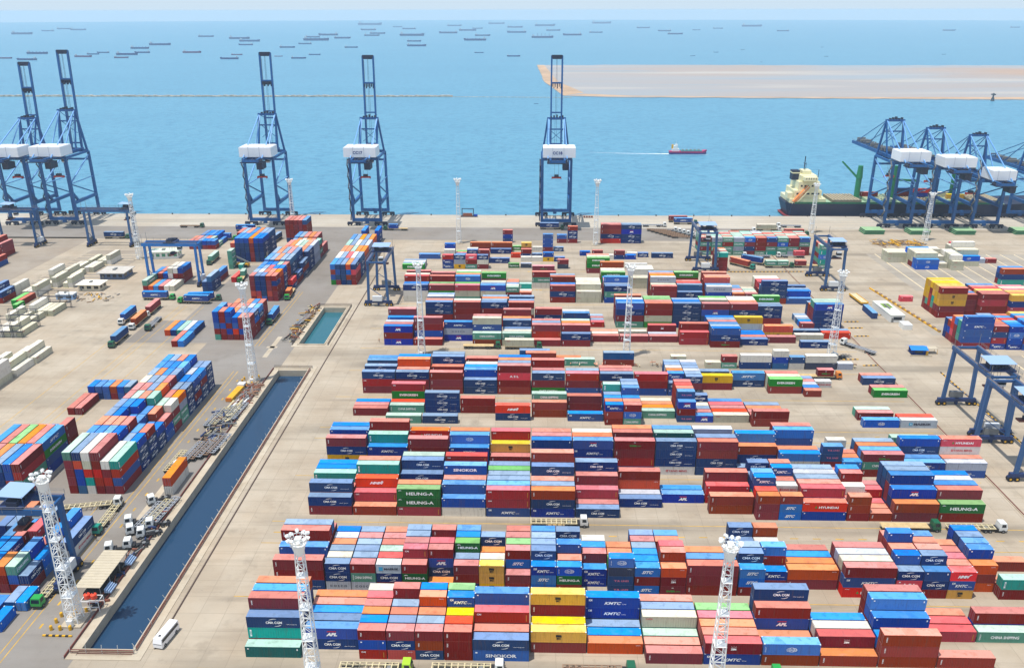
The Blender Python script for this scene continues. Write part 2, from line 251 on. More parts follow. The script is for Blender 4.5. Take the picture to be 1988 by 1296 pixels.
# ------------------------------------------------------------------ the container yard, as data
# block: (first row Y, words, {bay: rows front to back}); a row is a stack from the ground up, '|' parts two 20-foot stacks
X0, PITCHX, ROWY = -62.37, 12.562, 2.7
YARD = {
'A': (142.1, 'nearest block', {
 0: "T,oan,mnnm,nmnc,mnno", 1: "-,nP,ln,nc,bo,no", 2: "dbm|Onm,nnc|nnl,mmo|mmm,mmm|mml,mmd|mmmm,mmw|",
 3: "nom|mmm,nnl|mmr,mmo|mmy,nnnO|mnyK,mmoc|mmmg,mmO|", 4: "Zn,mo,mmd,mmcb", 5: "-,oy,my,mmmy", 6: "-,O,c,l,nKK", 7: "m,o,t,tk,ml,mo",
 8: "Ki,mo,mO,md,mg", 9: "oq,m,O,nPm,nnnn", 10: "o,mi,mw,bc", 11: "ooo,mc,nnb,mmbc,mmmm", 12: "o,-,-,d,d,o", 13: "-,-,-,t,bm", 14: "-,-,-,m,bm"}),
'B': (165.0, 'second block', {
 0: "nmm,nn,nnb,mmmm,mmml,mmm", 1: "Cnn|Ctm,mmk|nml,mnl|nnl,mmo|mml,mmp|mmm,mmb|mml", 2: "mnM|mGm,nmd|mmmd,mmt|mmmm,mmm|mmml,mmm|mmml,mmo|",
 3: "O|nmm,nnPm|nnl,mmmd|mmGG,mmm|mmmc,mmmm|mmmb", 4: "yyy|mm,mmw|mmSm,mmO|mmmg,nnnn|mmmm,|mmmm",
 5: "SSK|mGq,mnnn|mmo,nnnl|mmmb,nnnl|nn,nnnb|nnnn", 6: "|vvsq,KK|mmg,mmm|mmo,mmc|mmo,mmw|", 7: "SmS|eiO,mmc|mmmo,mmc|mmmd,mml|mm,mmm|mmo,mml|mmc",
 8: "mmm,nnN,mmo", 9: "mSS|,nnnn|mK,nnnl|mmdc,nn|mmd,nnn|mmw,nnnn|mmmo", 10: "-,mO,mo,mc,mm", 11: "HKm,mmk,mmp,mmm",
 12: "oAn|mnN,nnnb|nnnn,mmmo|mmmo,mmmmb|mmmo,mmmo|nnnb", 13: "yKX|,mmo|OoO,mmd|mnnb,mmm|mnnb,mmo|nwnn,|nnnb", 14: "ma,o,-,-,o"}),
'C': (197.4, 'third block', {
 0: "mn,mmn,mm,mma,mmc,mmc", 1: "o,dd,mmX,nmna,mmmo", 2: "dGG,mmo,nn,nnn,nnnn,mmmt", 3: "wb,nbb,mmo,nnnZ,mm,nnnd",
 4: "Kdd,nnc,nnl,nnl,mmg,nnl", 5: "Kno,nnl,mmo,nnnn,mmmmo", 6: "n,m,md,mmm,nnnn", 7: "-,-,n,p,mOm", 8: "-,-,-,P,c", 9: "-,oo,-,dr,mmm",
 10: "mmo|SSo,mmr|mm,mgnK|mmY,nnnc|mmm,nnn|mmmK,nnnn|mmmo", 11: "bH,mnd,mmo,nnl,nnp,nnl", 12: "moo|o,mm|o,mmw|r,nmmm|md,nnnc|mm,mmo|y",
 13: "mo,mnP,nmmN,nnnl,nnnn", 14: "mG,mmm,nnb,nnp,nnb"}),
'D': (221.0, 'fourth block', {
 0: "mynm,mm,nnnb,nnnc", 1: "nnK,nmna,mmmdm", 2: "mmmm,mm,mmmH", 3: "nnK,nnbq,mmmo", 4: "mm,mmy,mmmd", 5: "mmKN,mmmm,mmmo", 6: "moKP,mmmH,mmmk",
 7: "Ndme,mm,mmmm,mmmo", 8: "Ynnn,nn,nnnT,nnnb", 9: "nnom,nnnl,nn,nnnp", 10: "n,nno,nnbc", 11: "mwc',mmo',mm,mmbc,mmmm", 12: "mmvv|mc,mm|mo,|mm,b|n,n|n,|nw",
 13: "mte',nnc',mmo',nnl'", 14: "nK',nb',mmnb',nn,mmt'", 15: "Kp',mo',mwYH',nnd'"}),
'E': (253.2, 'fifth block', {
 0: "-,-,m,m,c", 1: "t,-,-,t,r,mgd", 2: "n,-,-,nnn'", 3: "-,-,-,mm", 4: "-,nX", 5: "-,-,oo,nnt'", 6: "-,K,-,-,mm", 7: "moK|tqm,mmo|mmo,nnc|nnc,nnl|nnnb,nnna|nnnl,mmo|nnnl",
 8: "-,-,t,O,o,k", 9: "|,vmP|P,nnnv|m,mmmo|l,mmmd|k,mmmm|nn", 10: "-,k,r,m,d,b", 11: "om,m,m,o,l", 14: "q,-,m,t", 15: "M,r"}),
'F': (276.9, 'sixth block', {
 0: "mdn,mm,nnn,mm,nnv,nnb", 1: "mmn,mmo,mmmO,nnnc", 2: "omm,mm,mmm,nnnn,nnnl", 3: "nn,nnb,nnc,mmw,mm,mmm", 4: "omAm,nnnl,mmmO,nnnb", 5: "gmn,mmm,mmmm",
 6: "bmd,nnl", 7: "bon,mmm,mmm", 8: "bmd", 9: "bn|smn,nnK|nnl,mmo|nnp,mmw|nnl,nnl|nnl,nnl|nnp", 10: "-,-,my,-,nn'", 11: "-,-,-,nS", 12: "-,og,kk,mm",
 13: "o|,b|,p|,m|Y,l|", 15: "g,m,-,-,n,o"}),
'H': (324.2, 'eighth block', {
 0: "PmP,mmm,mmp,nn,nnc,nnnm", 1: "m,mbmm,mm,mm,mm", 2: "-,-,PCK", 3: "ot,nmKk,mmmm", 4: "kt,mk,nn,nnn,mmO,mmmm", 5: "m,mdm,nnl,mmm", 6: "mn,mmm,mmO,mmt", 7: "-,-,m,k,o",
 8: "-,-,m,-,k", 9: "-,-,m,p,mi", 10: "-,dd,mdm", 11: "enb,nnl,nnN,mmm,nnl,nnb", 12: "-,n,m,b,b,mky", 13: "-,-,m,-,yO", 14: "n,-,-,k,-,n", 15: "-,-,-,-,r,l"}),
'I': (347.1, 'ninth block', {
 0.25: "-", 1.2: "mmnn,mmmo,mm,mmmp,nnnl", 2.2: "mmmm,mmmw", 3.2: "mmmn,nnnl,mmmo,nnnl", 4.1: "mmkm,nnnl,nn,nnnl", 5.1: "mnm", 6.1: "-,mN,mw", 7.1: "d|,l|,m|,l|",
 8: "tmnP,nnnb,mmmp,mm,mmmo", 9: "gkmm,mmmo,mmmg,mmmg", 10: "nnnn,nnnb,nnnl", 11: "mnPm,mm,mmmk,mmmg", 12: "mmnm,mmmO,mmmw,mmmw", 13: "-,-,mnn,nnl,mmmg",
 14.55: "m|,c|,l|,p|,l|", 15: "nnnP,mmmt,mmmt,mmo,nnn"}),
'J': (380.4, 'tenth block', {
 0: "wwn,nnb,mmmd,mmmk,mmm,mmmm", 1: "mgm,mmg,mmmm,mmm,mmmm", 2: "tkd,mmg,mmmq,mmmo,mmmg,mmmw", 3: "mkP,nnl,kkk,nn,mmmg", 4: "mmt|mo,mmw|kw,nnn|mta,mmo|mm,mmo|", 5.7: "mnm,nnb,mmmm,nnnl,mmp",
 6.7: "kk,kkk,kkk,kkk,kkw", 7.8: "btn,nnl,mmmq,mmw,mmm,mmb", 8.9: "|m", 9.6: "mmm,mmk,mmmC,mmmO,mmmo,nnnl", 10.6: "mn,nnl,mmr,mmm,mm,mmmg", 11.7: "mbC,mmb,mmmO,mmmo,mmm,mmmo",
 12.7: "mo|mm,mp|mk,mm|mt,nl|kk,nb|", 13.8: "onnn,nnl,mm,mmr,mmd", 14.8: "b,nb,nl,-,nn"}),
'L': (402.8, 'eleventh block', {5: "wtm,-,-", 7.8: "mgg,mmk,mmk,mmmo", 9: "kk,kk,kkw,kkw,kkw", 9.9: "mn", 14: "kw,kk"}),
}
# free rows of short and long containers: (X left, Y front, length, stack)
LOOSE = []
def L(x, y, ln, *st):
    for s in st:
        if s != '-': LOOSE.append((x, y, ln, s))
        x += 6.28 if ln == 6 else 12.5
# strip of single and special boxes behind the sixth block
L(-27.5, 303.2, 6, 'm'); L(-16.6, 303.0, 12, 'm'); L(-4.5, 305.5, 12, 'nl', 'o'); L(-2.0, 303.0, 12, 'mo'); L(6.5, 306.0, 6, 'm'); L(13.4, 303.7, 12, 't'); L(29.0, 303.7, 12, 'ol')
L(55.6, 302.0, 6, 'nk'); L(69.5, 302.4, 6, 'k', 'tm'); L(83.0, 302.0, 12, 'Nw'); L(95.8, 302.0, 6, 'lbw'); L(102.2, 302.0, 6, 'wN'); L(108.6, 302.0, 12, 'sw'); L(121.4, 302.0, 6, 'p')
# far rows near the quay apron
for k, st in enumerate([('KKd', '-', 'mmw', 'mmmb'), ('ypn', '-', 'kc', 'mo', 'mg'), ('tmX', '-', 'mmn', 'mmw', 'mm'), ('mwn', 'mk', 'mmm', 'nl', 'mo')]):
    for r, s in enumerate(st): L(-49.0+6.4*k, 436.2+2.9*r+(5 if r > 1 else 0), 6, s)
L(-36, 470, 12, 'mo', 'mo'); L(-36, 473, 12, 'm', 'm'); L(-71, 434.4, 12, 'g', '-'); L(-71, 437.2, 12, 'l'); L(-71, 440, 12, 'w'); L(-71, 442.8, 12, 'l')
L(-64.5, 455, 12, 'b'); L(-24, 466.5, 12, 'n'); L(-24.5, 447, 12, 'n'); L(-11.8, 474, 6, 'g'); L(-11.8, 458, 6, 'r'); L(-12.8, 438, 6, 'G'); L(-6, 438, 6, 's'); L(0.5, 432.5, 12, 'e')
L(-6, 472, 6, 'my', 'w', 'mbbb', 'n'); L(-6, 458, 6, 'Nm', 'n'); L(-6, 451, 6, 'w', 'w', 'yb', 'n'); L(14.4, 437, 6, 'sm'); L(28, 463, 6, 'b'); L(34.7, 456, 6, 'nm', 'w', 'Nm', 'b'); L(55, 460.5, 6, 'w', 'n'); L(69, 459, 12, 'n')
L(30, 429, 12, 'mgg'); L(30, 432, 12, 'mmk'); L(30, 435, 12, 'mmo'); L(51.5, 437.5, 12, 'Y')
L(22, 491, 6, 'mnnm'); L(15.5, 491, 6, 'mb'); L(-17.6, 491.5, 6, 'Nbm'); L(42.2, 491, 12, 'rnom'); L(54.6, 491, 12, 'nnPn'); L(42.2, 493.8, 12, 'mmmm'); L(54.6, 493.8, 12, 'nnnl')
# right-hand transhipment rows
for k, st in enumerate(['tmtm', 'mttC', 'tmtt'[::-1], 'ptpt'[::-1], 'mNmq', 'tmmm', 'atmN', 'ttqt', 'ptmm', 'mmtb']):
    for r in range(6): L(98.0+6.3*k, 466.0+2.7*r, 6, (st[:-1]+random.choice('tmktmpa')) if r else st)
L(100.5, 434.0, 6, 'mmma'); L(100.5, 436.8, 6, 'mmmm'); L(100.5, 439.6, 6, 'mmmk'); L(100.5, 442.4, 6, 'mmmo')
for r in range(5): L(158.0, 440.0+2.7*r, 6, 'taqat' if r == 0 else 'mtmtw'[:4]+random.choice('mtk'))
L(164.3, 466, 6, 'mt'); L(155, 469, 6, 'wr')
# right-hand open storage: white boxes, yellow and maroon block, blue block
for r in range(6):
    L(200.0, 452.5+2.7*r, 12, ['kk', 'kk', 'kk', '-', '-', '-'][r]); L(210.5, 439.0+2.7*r, 12, ['qq', 'qqk', 'mkk', 'mkk', 'kkk', 'kkq'][r])
    L(223.0, 442.0+2.7*r, 6, ['k', 'p', 'nk', 'kk', 'kkk', 'kkw'][r]); L(229.4, 437.5+2.7*r, 6, ['kk', 'kkw', 'kkk', 'kkk', 'kkw', 'kkw'][r]); L(236.0, 446.0+2.7*r, 12, ['kq', 'kkk', 'kkk', 'kkkw', 'kkk', 'kkk'][r])
L(248.5, 452, 6, 'p', 'm')
for r in range(6):
    L(187.3, 362.5+2.7*r, 12, ['mmyym', 'mmyyy', 'otayy', 'mrdmy', 'mtyyy', 'omyyy'][r][0 if r else 0:]); L(199.8, 365.5+2.7*r, 6, ['mmmm', 'mymN', 'mmym', 'mymy', 'mmmy', 'mymy'][r])
    L(206.3, 362.8+2.7*r, 12, ['mmdm', 'mmmm', 'mymy', 'mmmd', 'mmmm', 'mmmN'][r]); L(219.0, 361.0+2.7*r, 12, ['ydNy', 'mmyO', 'mmmy', 'mmmd', 'mmmk', 'mmmd'][r])
L(180.0, 385.0, 6, 'r'); L(242, 412, 12, 'aNo'); L(242, 415, 12, 'mNb'); L(226, 474, 6, 'r'); L(251, 486, 12, 'r')
for r in range(6):
    L(179.9, 324.4+2.7*r, 12, ['mbbKb', 'mtaa', 'mmmc', 'orrO', 'mbo', 'nbn'][r]); L(192.4, 324.4+2.7*r, 6, ['KdNm', 'mmmm', 'mmmo', 'mmmm', 'mmmr', 'nnnn'][r]); L(198.9, 324.0+2.7*r, 6, ['Kbqb', 'nbbc', 'nbbc', 'mmbr', 'nnbb', 'mmmm'][r])
    L(205.3, 323.6+2.7*r, 12, ['bmyb', 'bbbb', 'bbbc', 'mmmm', 'bbbc', 'yyyy'][r])
# blocks with the boxes end-on: (X left, Y front, words, bays front to back: (length, columns))
ENDON = [
 (-135.8, 206.7, 'canalside left block', [(12, "mmmmt,lbbOn,warkw,mdrmm,mdmw,mbda"), (6, "nnnnb,nnnnb,nnnnb,nnnnb,nnnl,nnnb"), (6, "mmmmo,mmmmo,mmmmo,mmmmm,nnnb,nnnm"),
   (6, "nnnnl,nnnnb,nnnb,nnnb,nnb,nnb"), (6, "nnnnl,nnnnb,nnnnb,nnnb,nmmo,bbm"), (6, "mmmmm,mmmmt,mmmmo,mmmma,mmmt,mtmw"), (6, "mmmmm,mmmmm,nnnnl,mmmmO,mmmm,ttpO"),
   (6, "mmmmk,nnnnl,nnnnl,mmmmm,nnnl,nnnn"), (6, "nnnnl,mmmmo,nnnnb,nnnnl,nnnb,nmnb"), (6, "nnnnb,nnnnb,nnnnb,nnnnc,mmmp,nnmc"), (6, "nnnnc,nnnnl,mmmmo,nnnnb,nnnl,nnnn")]),
 (-163.5, 204.4, 'far left block', [(12, "mmm,mmmm,mOmo,nnnl,bobb,rtdm"), (12, "mmmc,mmmm,mmmg,mmmO,mmmm,bbgS"), (6, "n,nnm,nnm,nmb,nmb,nmmm")]),
 (-161.9, 269.6, 'small left block', [(6, "mb,nb,bb,mo,bb,ml")]),
 (-163.2, 257.0, 'maroon left pair', [(12, "m,m")]),
 (-136.6, 328.7, 'sixth left block', [(6, "tmbbb,mmbmm,mbmbb,mrbb,mbmo,mmmm"), (6, "mmmmb,mmmb,mmmo,mmbl,mmbb,mmcn"), (6, "mmmm,mbmm,mmbo,mmbm,nnnp,nmnc"), (6, "mmm,mmmo,mmm,mmmo,mnnb,mmmm")]),
 (-137.2, 379.9, 'seventh left block', [(6, "mOmmm,Odnnn,bnnnn,mOmmm,mmmNm"), (6, "mmmml,nnnnp,mmmmm,mmmmo,mmmmO"), (6, "nnnnb,nnnnl,mmmmd,nnnnb,nnnnb"), (6, "nnnnb,nnnnb,nnnnb,mmmmt,mmmmm"),
   (12, "nnnnb,nnnnl,mmmmo,nnnnl,nnnnl,mn"), (12, "nnnnl,mmmmO,nnnnl,mmmmm,nnnnl,nmn"), (12, "mmmm,nnnm,mmmo,mmmk,mmmo,nnnn"), (12, "mmmm,mmmo,mmmt,mmmt,mmmO,pppp"), (6, "mmml,mmmo,mmmw,mmmo,mmmm,mtma"), (12, "mmmb,mmml,mmmm,mmmo,mmmm,mm")]),
 (-126.5, 397.0, 'roadside pair', [(12, "-,nr")]),
 (-103.9, 406.2, 'eighth left block', [(12, "gboc,mnbN,nnnn,nocO,mmrn"), (12, "nnnw,nnnl,mmmd,nnnp,nnnl"), (12, "mmmO,mmmO,mmmt,mmmO,mmmO"), (12, "nnna,nnnl,nnnw,nnnl,nnnp"), (12, "nnnb,nnnl,mmmO,nnnl,mmmO")]),
 (-103.5, 487.0, 'crane-side pair', [(12, "mmb,-,-,nnb,-")]),
 (-169.8, 447.0, 'ninth left block', [(12, "mnnO,nnnnb,nnnnb,nnnnb,mmmmO,nnnnb,nnnnb"), (12, "mmmmm,nnnnl,mmmmo,nnnnb,mmmmo,nnnnl,nnnnl")]),
 (-150.7, 490.0, 'tall maroon stack', [(12, "nmmmm,nmmmm,nmmmm,nmmmm,nmmmN")]),
 (-160.6, 333.0, 'five-box row', [(12, "O,N,a,p,N")]),
 (-152.3, 320.3, 'two-box row', [(12, "m,c")]),
 (-197.4, 394.4, 'left crane row', [(12, "mt,O,c,m,w,k"), (12, "bN,mm,tb,nwk,mmw,mmb")]),
 (-166.4, 393.2, 'road edge boxes', [(12, "nn,nnl,-")]), (-165.5, 409.5, 'red road boxes', [(12, "mb,-,-,r")]),
 (-166.8, 433.0, 'lift truck stack', [(6, "tttt,-,a")]),
 (-204.5, 473.0, 'far blue rows', [(6, "mm,mm,nl,mb,mb,mb"), (6, "mo,mm,nl,mm,mt,t"), (12, "n,nn,nb,nb,nb,b")]),
 (-124.4, 155.7, 'low pair by gantry', [(6, "l,c")]), (-134.9, 162.1, 'gantry yard block', [(6, "mmm,mmK,mmO,mbt,mn"), (6, "mNK,mNK,nm,mbb,cc"), (6, "bbN,KKm,-,tm,mmc")]),
 (-142.2, 182.6, 'navy yard pair', [(6, "nn,nn"), (6, "mm,mo")]), (-132.4, 176.8, 'red teal yard pair', [(6, "nnb,mtd"), (6, "mmn,mml")]), (-120.9, 175.2, 'white navy stack', [(12, "Yn")]), (-123.7, 181.6, 'mixed yard stack', [(6, "mkc")]),
 (-123.6, 148.4, 'edge azure box', [(6, "c")]), (-129.6, 152.4, 'left edge blue box', [(6, "b,b")]), (-126.0, 136.0, 'corner azure box', [(6, "c")]),
 (-312, 418, 'outer left block', [(12, "mmb,mmO,mmb,mmb,mmO,mmb"), (12, "mo,mm,mm,mmm,nmm,bm")]),
 (-318, 452, 'far outer block', [(12, "Nm,Nm,mmm,Nmmm,mmm")]),
 (-268, 374, 'outer navy pair', [(12, "-,n,mNn,mn")]),
 (-251.5, 371.0, 'green pair', [(12, "g,m")]), (-247.3, 365.0, 'small green box', [(6, "g")]),
 (-259.5, 385.0, 'refrigerated left row', [(12, "ww,-,k,w,wk")]),
 (-249.0, 398.5, 'second white row', [(12, "k,wk,-,k,wk")]), (-258.0, 412.0, 'third white row', [(12, "-,kw,k,-,wk,k")]), (-252.0, 426.0, 'fourth white row', [(12, "k,k,-,w,k")]), (-249.0, 440.0, 'fifth white row', [(12, "k,-,k,k,wk")]),
 (-235.5, 330.3, 'racked white row', [(12, "k,w,k,wk,k")]), (-237.0, 343.6, 'racked middle row', [(12, "wk,k,-,k")]), (-236.5, 356.6, 'racked far row', [(12, "k,kw,k,k,k")]), (-262.0, 343.0, 'outer white row', [(12, "k,w,wk")]),
 (-218.0, 262.0, 'near white row', [(12, "w,w,w,wk,w,w")]), (-214.5, 275.6, 'stacked white row', [(12, "wwk,wwk,www,wkk,kww")]), (-213.5, 288.8, 'short white row', [(12, "k,wk,k,kk,w")]), (-213.0, 301.5, 'sparse white row', [(12, "-,w,k,wk,k")]),
]
CONT = []      # dicts: centre, turned, length, height, base z, code, tier, tiers, words
def stack(cx, cy_, ln, s, turned, w1, rest):
    hh = 2.6 if (ln == 6 or s.endswith("'")) else 2.9
    if rest[1] in ENDSTD and ln == 12: hh = 2.76
    s = s.rstrip("'"); z = 0.0; jx, jy = random.uniform(-.05, .05), random.uniform(-.04, .04)
    for t, c in enumerate(s):
        CONT.append(dict(x=cx+jx+random.uniform(-.03, .03), y=cy_+jy, z=z, L=12.19 if ln == 12 else 6.06, h=hh, c=c, t=t, n=len(s), turn=turned, where=rest, w1=w1)); z += hh
ENDSTD = set(e[2] for e in ENDON)
for bn, (y0, words_, bays) in YARD.items():
    rows = {}
    for k, s in bays.items():
        for r, st in enumerate(s.split(',')):
            if '|' in st:
                for j, q in enumerate(st.split('|')):
                    if q: rows.setdefault(r, []).append((X0+k*PITCHX+6.28*j+3.05, 6, q))
            elif st and st != '-': rows.setdefault(r, []).append((X0+k*PITCHX+6.1, 12, st))
    for r, ls in rows.items():
        for i, (x, ln, q) in enumerate(sorted(ls)): stack(x, y0+ROWY*r+1.22, ln, q, False, i, (r, words_))
for i, (x, y, ln, q) in enumerate(LOOSE): stack(x+(3.05 if ln == 6 else 6.1), y+1.22, ln, q, False, i, (0, 'far yard rows'))
for x0, y0, words_, bays in ENDON:
    y = y0
    for b, (ln, s) in enumerate(bays):
        for i, q in enumerate(s.split(',')):
            if q != '-': stack(x0+2.7*i+1.22, y+(3.05 if ln == 6 else 6.1), ln, q, True, i, (b, words_))
        y += 12.5 if ln == 12 else 6.3
# ------------------------------------------------------------------ which boxes show largest: a coarse look from the camera
def corners(c):
    a, b = (c['L']/2, 1.22) if not c['turn'] else (1.22, c['L']/2)
    x0, x1, y0, y1, z0, z1 = c['x']-a, c['x']+a, c['y']-b, c['y']+b, c['z'], c['z']+c['h']
    return [(x0,y0,z0),(x1,y0,z0),(x1,y1,z0),(x0,y1,z0),(x0,y0,z1),(x1,y0,z1),(x1,y1,z1),(x0,y1,z1)]
bv, bf = [], []
for c in CONT:
    o = len(bv); bv += corners(c); bf += [(o,o+1,o+5,o+4),(o+1,o+2,o+6,o+5),(o+2,o+3,o+7,o+6),(o+3,o,o+4,o+7),(o+4,o+5,o+6,o+7)]
bvh = BVHTree.FromPolygons(bv, bf); hits = [0]*len(CONT)
GX, GY = 700, 456
M3 = cam.matrix_world.to_3x3(); eye = Vector((0, 0, CAMH))
for j in range(140, GY):
    for i in range(GX):
        d = M3 @ Vector(((i+.5)/GX*1988-994, 648-(j+.5)/GY*1296, -FPX)); h = bvh.ray_cast(eye, d)
        if h[2] is not None: hits[h[2]//5] += 1
for c, n in zip(CONT, hits): c['px'] = n
order = sorted(range(len(CONT)), key=lambda i: -hits[i])
for k, i in enumerate(order): CONT[i]['own'] = k < 296
print('containers', len(CONT), 'seen', sum(1 for h in hits if h > 0), 'smallest own', hits[order[295]])
_cm = {}
def cmesh(part, c, L_, h):
    k = (part, c, L_, round(h, 2))
    if k in _cm: return _cm[k]
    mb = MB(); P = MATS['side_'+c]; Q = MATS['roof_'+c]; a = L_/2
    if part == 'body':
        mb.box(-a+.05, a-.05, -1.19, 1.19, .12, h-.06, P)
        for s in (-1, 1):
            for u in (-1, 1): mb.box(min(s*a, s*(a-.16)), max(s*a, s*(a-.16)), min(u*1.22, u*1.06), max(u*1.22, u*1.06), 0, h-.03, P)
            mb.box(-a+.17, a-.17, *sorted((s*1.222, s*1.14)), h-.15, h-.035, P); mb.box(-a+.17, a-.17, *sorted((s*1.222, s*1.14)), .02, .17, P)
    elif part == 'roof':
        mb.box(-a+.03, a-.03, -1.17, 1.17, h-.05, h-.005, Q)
        if c in 'KbcqPyHXAS':
            for s in (-1, 1):
                for u in (-1, 1): mb.box(*sorted((s*a*1.001, s*(a-.3))), *sorted((u*1.224, u*1.0)), h-.14, h+.012, CAST)
    elif part == 'door':
        for u in (-.62, .62): mb.box(-a-.03, -a+.04, u-.55, u+.55, .2, h-.2, P)
        for u in (-.95, -.38, .38, .95): mb.box(-a-.075, -a-.035, u-.03, u+.03, .15, h-.15, STEEL)
    else: mb = logo_mesh(c, L_, h)
    _cm[k] = mb.mesh(part) if mb.f else None; _cm[k, 'mb'] = mb
    return _cm[k]
TIER = ['ground level', 'second level', 'third level', 'fourth level', 'top level']
used = {}
def own_container(c, label=None):
    L_, h, k = c['L'], c['h'], c['c']; big = L_ > 8
    if not label:
        w = CODES[k][0]; lg = LOGO.get(k)
        t = 'top' if c['t'] == c['n']-1 and c['n'] > 1 else TIER[min(c['t'], 4)]
        lt = '' if not lg or (k == 'd') or (k == 'k') else (' ' + lg if lg.startswith('with') else ' lettered ' + lg)
        r, blk = c['where']
        if blk == 'far yard rows': pos = ORD[c['w1'] % 30]+' box'
        label = f"{w} {'long' if big else 'short'} container{lt}, {t}, {ORD[c['w1']%30]} {'column' if c['turn'] else 'stack'}, {ORD[r]} {'bay' if c['turn'] else 'row'}, {blk}"
        if blk == 'far yard rows': label = f"{w} {'long' if big else 'short'} container{lt}, {t}, number {c['w1']} of the far rows"
        if label in used: label = label.replace(', ', ' with worn paint, ', 1)
        used[label] = 1
    o = thing('shipping_container', label, 'container', (c['x'], c['y'], c['z']), (math.pi/2 if c['turn'] else 0)+c.get('rz', 0), 'shipping containers standing in the yard')
    link('body', cmesh('body', k, L_, h), o); link('roof', cmesh('roof', k, L_, h), o)
    if c['turn'] or c.get('px', 99) > 40: link('door', cmesh('door', k, L_, h), o)
    me = cmesh('lettering', k, L_, h)
    if me: link('lettering', me, o, (0, -1.245, 0))
    return o
mass = MB()
for c in CONT:
    if c['own']: own_container(c); continue
    a, b = (c['L']/2, 1.22) if not c['turn'] else (1.22, c['L']/2); v = random.random(); x, y, z, h = c['x'], c['y'], c['z'], c['h']
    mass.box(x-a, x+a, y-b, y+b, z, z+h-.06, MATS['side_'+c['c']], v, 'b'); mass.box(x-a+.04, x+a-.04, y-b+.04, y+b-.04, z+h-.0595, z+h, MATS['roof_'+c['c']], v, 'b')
    if c['px'] > 3:
        cmesh('lettering', c['c'], c['L'], h); lm = _cm[('lettering', c['c'], c['L'], round(h, 2)), 'mb']
        for f, mi in zip(lm.f, lm.m):
            P = [lm.v[i] for i in f]
            P = [(x+p[0], y-1.245, z+p[2]) for p in P] if not c['turn'] else [(x+1.245, y+p[0], z+p[2]) for p in P]
            mass.add(P, [tuple(range(len(P)))], lm.ms[mi])
o = link('stacked_containers', mass.mesh('stacked_containers', True)); tag(o, 'the smaller and hidden shipping containers stacked in rows across the yard', 'containers'); struct(o, 'stuff')
